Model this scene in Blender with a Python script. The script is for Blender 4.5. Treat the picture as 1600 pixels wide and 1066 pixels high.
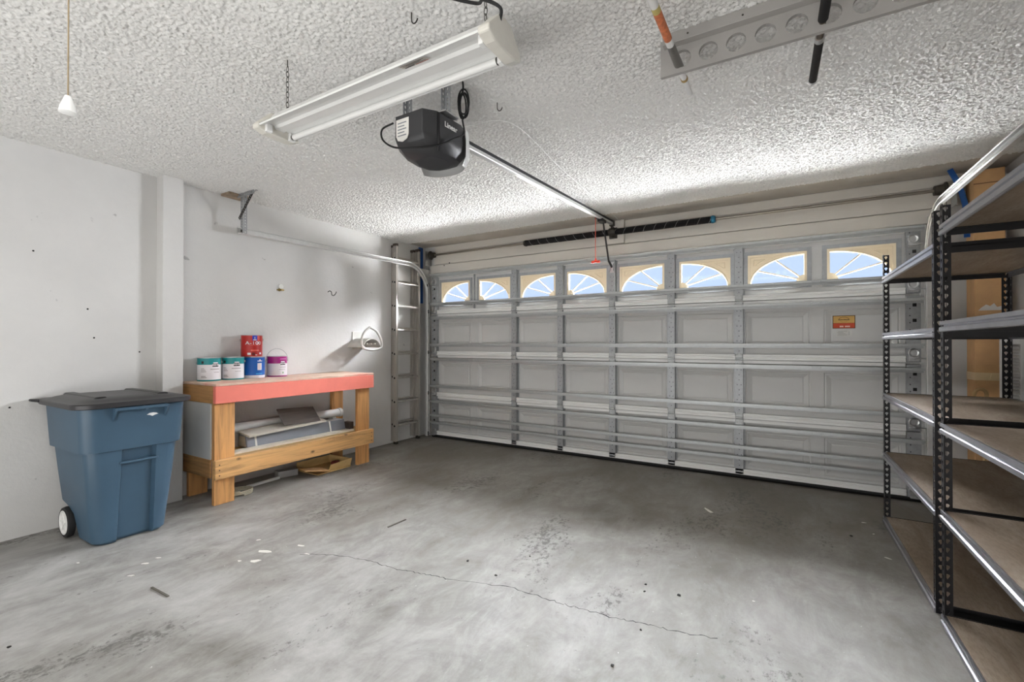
import bpy, math, random
import numpy as np
from mathutils import Vector, Matrix

random.seed(7)
rng = np.random.default_rng(7)
PI = math.pi
SC = bpy.context.scene
COL = SC.collection
for o in list(bpy.data.objects):
    bpy.data.objects.remove(o, do_unlink=True)

# ------------------------------------------------------------------ camera
CAM_Z = 1.224
YAW, PITCH = 0.5345, 0.0062
cam = bpy.data.cameras.new('camera')
cam.sensor_width = 36.0
cam.lens = 711.0 / 1600.0 * 36.0
cam.clip_start = 0.05
camo = bpy.data.objects.new('camera', cam)
COL.objects.link(camo)
camo.location = (0, 0, CAM_Z)
camo.rotation_euler = (PI / 2 + PITCH, 0, YAW)
SC.camera = camo

# ------------------------------------------------------------------ world
w = bpy.data.worlds.new('sky')
SC.world = w
w.use_nodes = True
bg = w.node_tree.nodes['Background']
bg.inputs[0].default_value = (0.56, 0.70, 1.0, 1)
bg.inputs[1].default_value = 0.85

# ------------------------------------------------------------------ lights
def area(name, loc, target, sx, sy, power, col=(1, 1, 1), spread=180):
    l = bpy.data.lights.new(name, 'AREA')
    l.shape = 'RECTANGLE'
    l.size, l.size_y = sx, sy
    l.energy = power
    l.color = col
    l.spread = math.radians(spread)
    o = bpy.data.objects.new(name, l)
    COL.objects.link(o)
    o.location = loc
    d = Vector(target) - Vector(loc)
    o.rotation_euler = d.to_track_quat('-Z', 'Y').to_euler()
    return o

# unseen fill lamps indoors, then area lamps standing in for window daylight
area('house_side_fill', (-1.4, -1.2, 0.30), (-1.5, 1.5, 2.5), 4.6, 1.2, 66, (1.0, 0.995, 0.985))  # added low fill aimed up at the ceiling, no real source
area('overhead_fill', (-1.0, 0.1, 2.44), (-1.0, 0.4, 0.0), 2.4, 0.6, 15, (1.0, 0.995, 0.98))  # added overhead fill for the near floor, no fixture here
area('daylight_on_windows', (-1.5, 5.35, 2.80), (-1.6, 3.0, 2.45), 7.5, 1.2, 5600, (0.98, 0.99, 1.0))
area('side_daylight_fill', (2.7, 7.6, 2.3), (-2.5, 4.0, 1.8), 2.4, 2.6, 4200, (0.99, 0.995, 1.0))  # added out of view to throw stand-in daylight onto the left wall
area('sunlit_drive_bounce', (-1.3, 7.0, 0.15), (-1.6, 4.6, 1.9), 7.5, 2.0, 4200, (1.0, 0.99, 0.97))

SC.view_settings.view_transform = 'Standard'
SC.view_settings.look = 'None'
SC.view_settings.gamma = 1.0
SC.view_settings.use_curve_mapping = False
SC.view_settings.exposure = 0.43

# ------------------------------------------------------------------ materials
MATS = {}
def lin(c):
    return tuple((x / 255 / 12.92) if x / 255 <= 0.04045 else ((x / 255 + 0.055) / 1.055) ** 2.4 for x in c)

class NT:
    def __init__(s, name):
        s.m = bpy.data.materials.new(name)
        s.m.use_nodes = True
        s.t = s.m.node_tree
        s.b = s.t.nodes['Principled BSDF']
        s.tc = s.t.nodes.new('ShaderNodeTexCoord')
    def n(s, kind, **kw):
        x = s.t.nodes.new('ShaderNode' + kind)
        for k, v in kw.items():
            setattr(x, k, v)
        return x
    def l(s, a, b):
        s.t.links.new(a, b)
    def noise(s, scale, detail=4, rough=.55, stretch=(1, 1, 1), dist=0.0, loc=(0, 0, 0)):
        mp = s.n('Mapping')
        mp.inputs['Scale'].default_value = stretch
        mp.inputs['Location'].default_value = loc
        s.l(s.tc.outputs['Object'], mp.inputs['Vector'])
        nz = s.n('TexNoise')
        nz.inputs['Scale'].default_value = scale
        nz.inputs['Detail'].default_value = detail
        nz.inputs['Roughness'].default_value = rough
        nz.inputs['Distortion'].default_value = dist
        s.l(mp.outputs[0], nz.inputs['Vector'])
        return nz.outputs['Fac']
    def ramp(s, fac, stops):
        r = s.n('ValToRGB')
        el = r.color_ramp.elements
        el[0].position, el[1].position = stops[0][0], stops[-1][0]
        el[0].color, el[1].color = (*stops[0][1], 1), (*stops[-1][1], 1)
        for p, c in stops[1:-1]:
            e = el.new(p)
            e.color = (*c, 1)
        s.l(fac, r.inputs[0])
        return r.outputs[0]
    def mix(s, fac, a, b, mode='MIX'):
        x = s.n('Mix', data_type='RGBA', blend_type=mode)
        for sock, v in ((x.inputs[0], fac), (x.inputs[6], a), (x.inputs[7], b)):
            if isinstance(v, (int, float)):
                sock.default_value = v
            elif isinstance(v, tuple):
                sock.default_value = (*v, 1)
            else:
                s.l(v, sock)
        return x.outputs[2]
    def bump(s, fac, strength, dist):
        b = s.n('Bump')
        b.inputs['Strength'].default_value = strength
        b.inputs['Distance'].default_value = dist
        s.l(fac, b.inputs['Height'])
        s.l(b.outputs[0], s.b.inputs['Normal'])

def mat(name, col, rough=.55, metal=0.0, var=.12, vs=6, stretch=(1, 1, 1), bump=0.0, bs=60, bd=.002, spec=.5):
    if name in MATS:
        return MATS[name]
    t = NT(name)
    c = lin(col)
    f = t.noise(vs, 5, .6, stretch)
    lo = tuple(x * (1 - var) for x in c)
    hi = tuple(min(1, x * (1 + var)) for x in c)
    t.l(t.ramp(f, [(.3, lo), (.7, hi)]), t.b.inputs['Base Color'])
    t.b.inputs['Roughness'].default_value = rough
    t.b.inputs['Metallic'].default_value = metal
    t.b.inputs['Specular IOR Level'].default_value = spec
    if bump:
        t.bump(t.noise(bs, 3, .6, stretch), bump, bd)
    MATS[name] = t.m
    return t.m

def wood(name, col, axis, dark=.55, knots=True, rough=.6, scale=9):
    if name in MATS:
        return MATS[name]
    t = NT(name)
    st = [1.0, 1.0, 1.0]
    st[axis] = .07
    c = lin(col)
    f = t.noise(scale * 3, 6, .65, tuple(st), .6)
    base = t.ramp(f, [(.30, tuple(x * dark for x in c)), (.5, c), (.75, tuple(min(1, x * 1.25) for x in c))])
    if knots:
        mp = t.n('Mapping')
        s2 = [1.0, 1.0, 1.0]
        s2[axis] = .55
        mp.inputs['Scale'].default_value = s2
        t.l(t.tc.outputs['Object'], mp.inputs['Vector'])
        v = t.n('TexVoronoi')
        v.inputs['Scale'].default_value = 7
        t.l(mp.outputs[0], v.inputs['Vector'])
        k = t.ramp(v.outputs['Distance'], [(.045, (1, 1, 1)), (.11, (0, 0, 0))])
        base = t.mix(k, base, tuple(x * .25 for x in c))
    t.l(base, t.b.inputs['Base Color'])
    t.b.inputs['Roughness'].default_value = rough
    t.bump(f, .25, .002)
    MATS[name] = t.m
    return t.m

def wall_mat(name, col):
    t = NT(name)
    c = lin(col)
    f = t.noise(1.3, 6, .62)
    base = t.ramp(f, [(.28, tuple(x * .90 for x in c)), (.6, c)])
    sp = t.noise(9, 3, .5)
    spm = t.ramp(sp, [(.735, (0, 0, 0)), (.77, (1, 1, 1))])
    base = t.mix(spm, base, tuple(x * .62 for x in c))
    t.l(base, t.b.inputs['Base Color'])
    t.b.inputs['Roughness'].default_value = .85
    t.bump(t.noise(38, 5, .65), .30, .006)
    return t.m

M_WALL = wall_mat('painted_block_wall', (218, 217, 215))
M_HEAD = wall_mat('painted_header_boards', (222, 217, 208))

def ceil_mat():
    t = NT('popcorn_ceiling')
    f = t.noise(95, 4, .7)
    c = lin((240, 239, 236))
    t.l(t.ramp(f, [(.35, tuple(x * .88 for x in c)), (.6, c)]), t.b.inputs['Base Color'])
    t.b.inputs['Roughness'].default_value = .95
    t.bump(f, .5, .006)
    return t.m
M_CEIL = ceil_mat()
M_CEILS = mat('smooth_ceiling_strip', (196, 189, 178), .9, var=.12, vs=3, bump=.15, bs=40)

def floor_mat():
    t = NT('worn_concrete')
    a = t.noise(1.3, 9, .68, (1, 1, 1), .5)
    base = t.ramp(a, [(.32, lin((108, 105, 100))), (.48, lin((144, 142, 138))), (.66, lin((170, 169, 166)))])
    # streaky trowel marks
    b = t.noise(7, 9, .75, (1, .45, 1), .5, (3, 1, 0))
    base = t.mix(t.ramp(b, [(.42, (0, 0, 0)), (.72, (.42, .42, .42))]), base, lin((212, 211, 208)))
    # brown tyre dirt, thicker towards the door
    sep = t.n('SeparateXYZ')
    t.l(t.tc.outputs['Object'], sep.inputs[0])
    mr = t.n('MapRange')
    mr.inputs[1].default_value, mr.inputs[2].default_value = 1.2, 4.2
    t.l(sep.outputs[1], mr.inputs[0])
    d = t.noise(1.5, 6, .65, (1, .6, 1), .7, (8, 2, 0))
    mm = t.n('Math', operation='MULTIPLY_ADD')
    t.l(mr.outputs[0], mm.inputs[0])
    mm.inputs[1].default_value = .40
    t.l(d, mm.inputs[2])
    base = t.mix(t.ramp(mm.outputs[0], [(.50, (0, 0, 0)), (.95, (.80, .80, .80))]), base, lin((104, 97, 86)))
    # dark worn patches
    e1 = t.noise(2.2, 4, .55, (1, .38, 1), .4, (1.7, 4.3, 0))
    e2 = t.noise(34, 6, .8, (1, .6, 1), 0, (5, 5, 0))
    h1 = t.n('Math', operation='MULTIPLY')
    t.l(e2, h1.inputs[0])
    h1.inputs[1].default_value = .5
    ad = t.n('Math', operation='MULTIPLY_ADD')
    t.l(e1, ad.inputs[0])
    ad.inputs[1].default_value = .5
    t.l(h1.outputs[0], ad.inputs[2])
    base = t.mix(t.ramp(ad.outputs[0], [(.565, (0, 0, 0)), (.61, (.8, .8, .8))]), base, lin((88, 86, 82)))
    # light specks
    s = t.noise(60, 2, .5, (1, 1, 1), 0, (9, 9, 0))
    base = t.mix(t.ramp(s, [(.74, (0, 0, 0)), (.78, (.7, .7, .7))]), base, lin((222, 221, 218)))
    t.l(base, t.b.inputs['Base Color'])
    t.l(t.ramp(a, [(.3, (.45,) * 3), (.7, (.68,) * 3)]), t.b.inputs['Roughness'])
    t.bump(t.noise(34, 6, .7), .16, .004)
    return t.m
M_FLOOR = floor_mat()

M_DOOR = mat('white_door_skin', (202, 202, 200), .5, var=.04, vs=3)  # skin toned down so the rails seem to catch the light
M_RAIL = mat('white_door_rail', (238, 238, 236), .4, var=.04, vs=3)  # lighter than the skin: light caught by the rails, put into the colour
M_GALV = mat('galvanised_steel', (212, 212, 210), .38, .35, var=.06, vs=30, bump=.05, bs=50)
M_STILE = mat('galvanised_stile', (160, 162, 164), .42, .4, var=.10, vs=40)
M_STEEL = mat('bright_steel', (205, 206, 207), .28, .9, var=.08, vs=12)
M_DSTEEL = mat('dark_oiled_steel', (70, 67, 62), .5, .6, var=.3, vs=30)
M_ALU = mat('dull_aluminium', (186, 182, 176), .45, .7, var=.18, vs=10, stretch=(1, 1, .2))
M_BLACK = mat('black_paint', (24, 23, 25), .38, var=.15)
M_RUBBER = mat('black_rubber', (26, 26, 27), .7, var=.2)
M_CREAM = None
M_PLASTIC_BLK = mat('charcoal_plastic', (52, 52, 54), .42, var=.08, bump=.05, bs=300, bd=.001)
M_BEAM = mat('grey_steel_beam', (176, 177, 184), .33, .85, var=.10, vs=10)
M_WHITE = mat('white_plastic', (232, 232, 230), .4, var=.03)
M_WENAM = mat('white_enamel', (222, 222, 220), .32, var=.04)
M_RED = mat('red_plastic', (232, 60, 34), .45, var=.05)
M_BLUE = mat('blue_plastic_strip', (24, 84, 158), .5, var=.15)
M_DARKSLOT = mat('dark_hole', (18, 18, 18), .8)
M_PAPER = mat('white_paper', (228, 226, 220), .8, var=.05)

def insert_mat():
    t = NT('cream_window_insert')
    t.b.inputs['Base Color'].default_value = (*lin((252, 236, 206)), 1)
    t.b.inputs['Roughness'].default_value = .45
    tr = t.n('BsdfTranslucent')
    tr.inputs[0].default_value = (*lin((250, 236, 208)), 1)
    mx = t.n('MixShader')
    mx.inputs[0].default_value = .015
    t.l(t.b.outputs[0], mx.inputs[1])
    t.l(tr.outputs[0], mx.inputs[2])
    t.l(mx.outputs[0], t.t.nodes['Material Output'].inputs[0])
    return t.m
M_CREAM = insert_mat()

def glass_mat():
    t = NT('clear_pane')
    t.t.nodes.remove(t.b)
    a = t.n('BsdfTransparent')
    a.inputs[0].default_value = (.97, .98, 1, 1)
    g = t.n('BsdfGlossy')
    g.inputs['Roughness'].default_value = .03
    fr = t.n('Fresnel')
    fr.inputs[0].default_value = 1.25
    mx = t.n('MixShader')
    t.l(fr.outputs[0], mx.inputs[0])
    t.l(a.outputs[0], mx.inputs[1])
    t.l(g.outputs[0], mx.inputs[2])
    t.l(mx.outputs[0], t.t.nodes['Material Output'].inputs[0])
    return t.m
M_GLASS = glass_mat()

# ------------------------------------------------------------------ mesh helpers
class MB:
    def __init__(s):
        s.v, s.f, s.m = [], [], []
    def add(s, vs, fs, m=0):
        k = len(s.v)
        s.v += [tuple(p) for p in vs]
        for f in fs:
            s.f.append(tuple(i + k for i in f))
            s.m.append(m)
        return s
    def box(s, x0, y0, z0, x1, y1, z1, m=0):
        x0, x1 = min(x0, x1), max(x0, x1)
        y0, y1 = min(y0, y1), max(y0, y1)
        z0, z1 = min(z0, z1), max(z0, z1)
        vs = [(x0, y0, z0), (x1, y0, z0), (x1, y1, z0), (x0, y1, z0),
              (x0, y0, z1), (x1, y0, z1), (x1, y1, z1), (x0, y1, z1)]
        return s.add(vs, [(3, 2, 1, 0), (4, 5, 6, 7), (0, 1, 5, 4), (1, 2, 6, 5), (2, 3, 7, 6), (3, 0, 4, 7)], m)
    def obox(s, c, u, v, wv, m=0):
        c, u, v, wv = Vector(c), Vector(u), Vector(v), Vector(wv)
        vs = []
        for k in (-1, 1):
            for a, b in ((-1, -1), (1, -1), (1, 1), (-1, 1)):
                vs.append(c + u * a + v * b + wv * k)
        return s.add(vs, [(3, 2, 1, 0), (4, 5, 6, 7), (0, 1, 5, 4), (1, 2, 6, 5), (2, 3, 7, 6), (3, 0, 4, 7)], m)
    def bar(s, a, b, wd, th, up=(0, 0, 1), m=0):
        a, b = Vector(a), Vector(b)
        d = (b - a)
        L = d.length
        d.normalize()
        side = d.cross(Vector(up)).normalized()
        n = side.cross(d).normalized()
        return s.obox((a + b) / 2, d * L / 2, side * wd / 2, n * th / 2, m)
    def tube(s, pts, r, n=8, m=0, closed=False, caps=True):
        pts = [Vector(p) for p in pts]
        N = len(pts)
        rs = r if isinstance(r, (list, tuple)) else [r] * N
        tang = []
        for i in range(N):
            if closed:
                t = pts[(i + 1) % N] - pts[i - 1]
            else:
                t = pts[min(i + 1, N - 1)] - pts[max(i - 1, 0)]
            if t.length < 1e-9:
                t = Vector((0, 0, 1))
            tang.append(t.normalized())
        ref = Vector((0, 0, 1)) if abs(tang[0].z) < .9 else Vector((1, 0, 0))
        nrm = (ref - tang[0] * ref.dot(tang[0])).normalized()
        vs = []
        for i in range(N):
            nrm = nrm - tang[i] * nrm.dot(tang[i])
            nrm.normalize()
            bn = tang[i].cross(nrm)
            for k in range(n):
                a = 2 * PI * k / n
                vs.append(pts[i] + (nrm * math.cos(a) + bn * math.sin(a)) * rs[i])
        fs = []
        for i in range(N if closed else N - 1):
            j = (i + 1) % N
            for k in range(n):
                k2 = (k + 1) % n
                fs.append((i * n + k, i * n + k2, j * n + k2, j * n + k))
        if caps and not closed:
            fs.append(tuple(range(n - 1, -1, -1)))
            fs.append(tuple((N - 1) * n + k for k in range(n)))
        return s.add(vs, fs, m)
    def prism(s, poly, o, u, v, d, m=0):
        """polygon (a,b) in plane o+u*a+v*b, extruded by vector d"""
        o, u, v, d = Vector(o), Vector(u), Vector(v), Vector(d)
        n = len(poly)
        vs = [o + u * a + v * b for a, b in poly] + [o + u * a + v * b + d for a, b in poly]
        fs = [tuple(range(n - 1, -1, -1)), tuple(range(n, 2 * n))]
        fs += [(i, (i + 1) % n, n + (i + 1) % n, n + i) for i in range(n)]
        return s.add(vs, fs, m)
    def lathe(s, prof, o=(0, 0, 0), n=32, mats=None, axis=(0, 0, 1), ref=None):
        o = Vector(o)
        ax = Vector(axis).normalized()
        r0 = Vector(ref) if ref else (Vector((1, 0, 0)) if abs(ax.x) < .9 else Vector((0, 1, 0)))
        u = (r0 - ax * r0.dot(ax)).normalized()
        v = ax.cross(u)
        k0 = len(s.v)
        for r, z in prof:
            for k in range(n):
                a = 2 * PI * k / n
                s.v.append(tuple(o + ax * z + (u * math.cos(a) + v * math.sin(a)) * r))
        for i in range(len(prof) - 1):
            for k in range(n):
                k2 = (k + 1) % n
                s.f.append((k0 + i * n + k, k0 + i * n + k2, k0 + (i + 1) * n + k2, k0 + (i + 1) * n + k))
                s.m.append(mats[i] if mats else 0)
        return s
    def sweep(s, prof, pts, side, m=0, closed_prof=True):
        """sweep 2-d profile (a along side, b along normal) over planar path whose plane is normal to side"""
        side = Vector(side).normalized()
        pts = [Vector(p) for p in pts]
        N, n = len(pts), len(prof)
        vs = []
        for i in range(N):
            t = (pts[min(i + 1, N - 1)] - pts[max(i - 1, 0)]).normalized()
            nn = side.cross(t).normalized()
            for a, b in prof:
                vs.append(pts[i] + side * a + nn * b)
        fs = []
        for i in range(N - 1):
            for k in range(n if closed_prof else n - 1):
                k2 = (k + 1) % n
                fs.append((i * n + k, i * n + k2, (i + 1) * n + k2, (i + 1) * n + k))
        if closed_prof:
            fs.append(tuple(range(n)))
            fs.append(tuple((N - 1) * n + k for k in range(n - 1, -1, -1)))
        return s.add(vs, fs, m)
    def punched(s, o, u, v, width, pitch, count, hole, th, m=0):
        """strip along v with a hole in every pitch cell; hole = 8 points (a,b) round the cell centre"""
        o, u, v = Vector(o), Vector(u).normalized(), Vector(v).normalized()
        nn = u.cross(v)
        hw, hp = width / 2, pitch / 2
        outer = [(hw, 0), (hw, hp), (0, hp), (-hw, hp), (-hw, 0), (-hw, -hp), (0, -hp), (hw, -hp)]
        for i in range(count):
            c = o + u * hw + v * (pitch * (i + .5))
            k = len(s.v)
            for dz in (0, th):
                for ring in (outer, hole):
                    for a, b in ring:
                        s.v.append(tuple(c + u * a + v * b + nn * dz))
            for j in range(8):
                j2 = (j + 1) % 8
                s.f += [(k + j2, k + j, k + 8 + j, k + 8 + j2),
                        (k + 16 + j, k + 16 + j2, k + 24 + j2, k + 24 + j),
                        (k + 8 + j2, k + 8 + j, k + 24 + j, k + 24 + j2)]
                s.m += [m] * 3
            s.f += [(k, k + 1, k + 17, k + 16), (k + 7, k, k + 16, k + 23), (k + 3, k + 4, k + 20, k + 19), (k + 4, k + 5, k + 21, k + 20)]
            s.m += [m] * 4
        # end caps
        for e, sg in ((0, -1), (count * pitch, 1)):
            p = [o + v * e, o + u * width + v * e, o + u * width + v * e + nn * th, o + v * e + nn * th]
            s.add(p, [(0, 1, 2, 3) if sg < 0 else (3, 2, 1, 0)], m)
        return s
    def grid(s, rows, m=0, close=False):
        """rows = list of equally long lists of points"""
        k0 = len(s.v)
        n = len(rows[0])
        for r in rows:
            s.v += [tuple(p) for p in r]
        for i in range(len(rows) - 1):
            for j in range(n if close else n - 1):
                j2 = (j + 1) % n
                s.f.append((k0 + i * n + j, k0 + i * n + j2, k0 + (i + 1) * n + j2, k0 + (i + 1) * n + j))
                s.m.append(m)
        return s
    def shift(s, d):
        s.v = [(a + d[0], b + d[1], c + d[2]) for a, b, c in s.v]
        return s
    def mesh(s, name, mats, smooth=0):
        me = bpy.data.meshes.new(name)
        me.from_pydata(s.v, [], s.f)
        for mt in (mats if isinstance(mats, (list, tuple)) else [mats]):
            me.materials.append(mt)
        me.polygons.foreach_set('material_index', s.m)
        if smooth:
            me.polygons.foreach_set('use_smooth', [True] * len(s.f))
            me.update()
            me.set_sharp_from_angle(angle=math.radians(smooth))
        me.update()
        return me
    def build(s, name, mats, parent=None, smooth=0, bevel=0, org=None):
        """verts are in world space; org (or the root of parent) is the origin"""
        r = parent
        off = Vector((0, 0, 0))
        while r is not None:
            off += r.location
            r = r.parent
        if parent is None and org is not None:
            off = Vector(org)
        s.shift(-off)
        o = bpy.data.objects.new(name, s.mesh(name, mats, smooth))
        COL.objects.link(o)
        if parent is not None:
            o.parent = parent
        elif org is not None:
            o.location = org
        if bevel:
            b = o.modifiers.new('edge', 'BEVEL')
            b.width = bevel
            b.segments = 2
            b.limit_method = 'ANGLE'
            b.angle_limit = math.radians(40)
        return o

def piece(name, mesh, parent, loc=(0, 0, 0), rot=(0, 0, 0), scale=None):
    o = bpy.data.objects.new(name, mesh)
    COL.objects.link(o)
    o.parent = parent
    o.location = loc
    o.rotation_euler = rot
    if scale:
        o.scale = scale
    return o

def tag(o, label, cat, group=None, kind=None):
    o['label'] = label
    if cat:
        o['category'] = cat
    if group:
        o['group'] = group
    if kind:
        o['kind'] = kind
    return o

def thing(name, loc, label, cat, group=None, rz=0):
    o = bpy.data.objects.new(name, None)
    o.empty_display_size = .1
    COL.objects.link(o)
    o.location = loc
    o.rotation_euler = (0, 0, rz)
    return tag(o, label, cat, group)

def struct(o, label=None):
    o['kind'] = 'structure'
    if label:
        o['label'] = label
    return o

def text_mesh(txt, size, extrude=0.0006, bold=False, align='CENTER'):
    cu = bpy.data.curves.new('lettering', 'FONT')
    cu.body = txt
    cu.size = size
    cu.extrude = extrude
    cu.align_x = align
    cu.align_y = 'CENTER'
    if bold:
        cu.offset = size * .018
    ob = bpy.data.objects.new('lettering', cu)
    COL.objects.link(ob)
    dg = bpy.context.evaluated_depsgraph_get()
    me = bpy.data.meshes.new_from_object(ob.evaluated_get(dg))
    vs = [tuple(v.co) for v in me.vertices]
    fs = [tuple(p.vertices) for p in me.polygons]
    bpy.data.objects.remove(ob)
    bpy.data.curves.remove(cu)
    bpy.data.meshes.remove(me)
    return vs, fs

def text_on(mb, txt, size, o, u, v, m=0, bold=False, align='CENTER', sx=1.0):
    vs, fs = text_mesh(txt, size, bold=bold, align=align)
    o, u, v = Vector(o), Vector(u).normalized(), Vector(v).normalized()
    n = u.cross(v)
    mb.add([o + u * a * sx + v * b + n * (c + .0006) for a, b, c in vs], fs, m)
    return mb

def smoothpath(pts, k=6):
    """Catmull-Rom"""
    P = [Vector(p) for p in pts]
    P = [P[0] * 2 - P[1]] + P + [P[-1] * 2 - P[-2]]
    out = []
    for i in range(1, len(P) - 2):
        for j in range(k):
            t = j / k
            a, b, c, d = P[i - 1], P[i], P[i + 1], P[i + 2]
            out.append(.5 * ((2 * b) + (c - a) * t + (2 * a - 5 * b + 4 * c - d) * t * t + (3 * b - a - 3 * c + d) * t ** 3))
    out.append(P[-2])
    return out

# pixel -> world on an axis plane (for floor marks)
FWD = Vector((-math.sin(YAW) * math.cos(PITCH), math.cos(YAW) * math.cos(PITCH), math.sin(PITCH)))
RGT = Vector((math.cos(YAW), math.sin(YAW), 0))
UPV = RGT.cross(FWD)
def at(px, py, ax, val):
    d = FWD + RGT * ((px - 800) / 711) - UPV * ((py - 533) / 711)
    c = Vector((0, 0, CAM_Z))
    return c + d * ((val - c[ax]) / d[ax])

# ================================================================== SETTING
XL, XR, YB, YF, ZC = -4.15, 1.42, -2.0, 4.70, 2.52
DX0, DX1, DTOP = -3.95, 0.90, 2.12

fl = struct(MB().box(XL - .3, YB, -.12, XR + .3, YF + .3, 0).build('floor', M_FLOOR), 'worn grey concrete garage floor')
# outside drive, below the closed door
struct(MB().box(XL - 3, YF + .3, -.14, XR + 3, YF + 8, -.02).build('ground', mat('driveway', (170, 168, 162), .9)), 'concrete driveway outside')

def crack_strip(pts, wd):
    mb = MB()
    P = [at(x, y, 2, 0) for x, y in pts]
    Q = []
    for a, b in zip(P[:-1], P[1:]):
        for i in range(10):
            t = i / 10
            p = a.lerp(b, t) + Vector((random.uniform(-.008, .008), random.uniform(-.008, .008), 0))
            Q.append(p)
    rows = []
    for i, p in enumerate(Q):
        d = (Q[min(i + 1, len(Q) - 1)] - Q[max(i - 1, 0)]).normalized()
        s = Vector((-d.y, d.x, 0)) * wd * random.uniform(.4, 1.3)
        rows.append([p + s + Vector((0, 0, .0006)), p - s + Vector((0, 0, .0006))])
    return mb.grid(rows)
crack_strip([(470, 866), (530, 868), (575, 876), (620, 890), (660, 897), (700, 905), (800, 918), (860, 938), (900, 950), (960, 966), (1000, 974), (1060, 988), (1130, 1000)], .0022).build('crack', M_DARKSLOT, fl)

# --- ceiling: popcorn relief as real geometry
def popcorn():
    dx = .0055
    xs = np.arange(XL - .05, XR + .05, dx)
    ys = np.arange(.25, 4.37, dx)
    nx, ny = len(xs), len(ys)
    h = rng.random((ny, nx))
    f = np.fft.rfft2(h)
    ky = np.fft.fftfreq(ny)[:, None]
    kx = np.fft.rfftfreq(nx)[None, :]
    k2 = kx ** 2 + ky ** 2
    h = np.fft.irfft2(f * np.exp(-k2 * 2 * (PI * .45) ** 2) * (1 - np.exp(-k2 * 2 * (PI * 2.2) ** 2)), (ny, nx))
    h = (h - h.mean()) / h.std()
    h = np.clip(h, -1.2, 2.2)
    X, Y = np.meshgrid(xs, ys)
    X = X + rng.uniform(-.003, .003, X.shape)
    Y = Y + rng.uniform(-.003, .003, Y.shape)
    Z = ZC - .006 - h * .0036
    Z[-1, :] = ZC - .001
    co = np.stack([X, Y, Z], -1).reshape(-1, 3).astype(np.float32)
    idx = np.arange(nx * ny).reshape(ny, nx)
    q = np.stack([idx[:-1, :-1], idx[1:, :-1], idx[1:, 1:], idx[:-1, 1:]], -1).reshape(-1, 4)
    me = bpy.data.meshes.new('popcorn_texture')
    me.vertices.add(len(co))
    me.vertices.foreach_set('co', co.ravel())
    me.loops.add(q.size)
    me.loops.foreach_set('vertex_index', q.ravel().astype(np.int32))
    me.polygons.add(len(q))
    me.polygons.foreach_set('loop_start', np.arange(0, q.size, 4, dtype=np.int32))
    me.polygons.foreach_set('use_smooth', np.ones(len(q), dtype=bool))
    me.update(calc_edges=True)
    me.validate()
    me.materials.append(M_CEIL)
    return me
ce = struct(MB().box(XL - .3, YB, ZC, XR + .3, YF + .2, ZC + .12).build('ceiling', M_CEILS), 'white popcorn textured garage ceiling')
pc = piece('popcorn_texture', popcorn(), ce)
pc['kind'] = 'stuff'

# --- walls
wlo = struct(MB().box(XL - .2, YB, 0, XL, YF + .15, ZC).build('wall_left', M_WALL), 'white painted block wall beside the workbench')
struct(MB().box(XL, 1.62, 0, -4.04, 1.76, ZC).build('trim_1', M_WALL, bevel=.004), 'white boxed pilaster on the wall between bin and workbench')
struct(MB().box(XR, YB, 0, XR + .2, YF + .15, ZC).build('wall_right', M_WALL), 'white painted wall behind the shelving')
struct(MB().box(XL - .2, YB - .2, 0, XR + .2, YB, ZC).build('wall_back', M_WALL), 'white wall on the house side of the garage')
wf = MB()
wf.box(XL, YF, 0, DX0 + .02, YF + .15, ZC)
wf.box(DX1 - .02, YF, 0, XR, YF + .15, ZC)
wf.box(DX0 + .02, YF, DTOP - .02, DX1 - .02, YF + .15, ZC)
wfo = struct(wf.build('wall_front', M_WALL), 'white header wall and piers around the garage door')
nh = MB()
for px, py in ((52, 392), (137, 483), (147, 528), (218, 550), (15, 637)):
    p = at(px, py, 0, XL + .0005)
    nh.lathe([(0, .0015), (.005, .0015), (.006, 0)], p, 8, axis=(1, 0, 0))
nho = nh.build('nail_hole', M_DARKSLOT, wlo)
nho['kind'] = 'stuff'
# header planks: children of the wall
MB().box(-3.97, YF - .038, 2.155, 1.02, YF, 2.262).build('plank', M_HEAD, wfo, bevel=.003)
MB().box(-3.97, YF - .022, 2.272, 1.30, YF, 2.425).build('plank', M_HEAD, wfo, bevel=.003)
MB().box(-3.97, YF - .012, 2.433, 1.30, YF, 2.515).build('plank', M_HEAD, wfo, bevel=.003)
MB().box(-1.60, YF - .06, 2.272, -1.40, YF - .022, 2.515).build('plank', M_HEAD, wfo, bevel=.003)
for x0, x1 in ((-4.02, -3.965), (1.005, 1.055)):
    MB().box(x0, YF - .036, 0.0, x1, YF, 2.262).build('jamb', M_HEAD, wfo, bevel=.003)
mk = MB()
for px, py in ((694, 415), (702, 411)):
    p = at(px, py, 1, YF - .039)
    mk.lathe([(0.0, .001), (.008, .001), (.008, -.004)], p, 10, axis=(0, -1, 0))
mk.build('bolt_hole', M_DARKSLOT, wfo)['kind'] = 'stuff'

# ================================================================== GARAGE DOOR
DC, PITCHX = -1.52, .594
YS, YK, YI = 4.690, 4.664, 4.617      # outer skin, inner skin, stile face
JZ = [.035, .54, 1.075, 1.61, 2.125]
X0, X1 = -3.965, .925
door = bpy.data.objects.new('door_1', None)
COL.objects.link(door)
door.location = (DC, 4.66, 0)
struct(door, 'white sectional garage door with galvanised struts and sunburst windows')

PW, PH = .500, .325
cols = [DC + PITCHX * (k - 3.5) for k in range(8)]

def holed(mb, holes, z0, z1, hz0, hz1, ya, yb):
    mb.box(X0, ya, z0, X1, yb, hz0)
    mb.box(X0, ya, hz1, X1, yb, z1)
    xs = [X0] + [v for h in holes for v in h] + [X1]
    for a, b in zip(xs[::2], xs[1::2]):
        mb.box(a, ya, hz0, b, yb, hz1)

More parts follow.
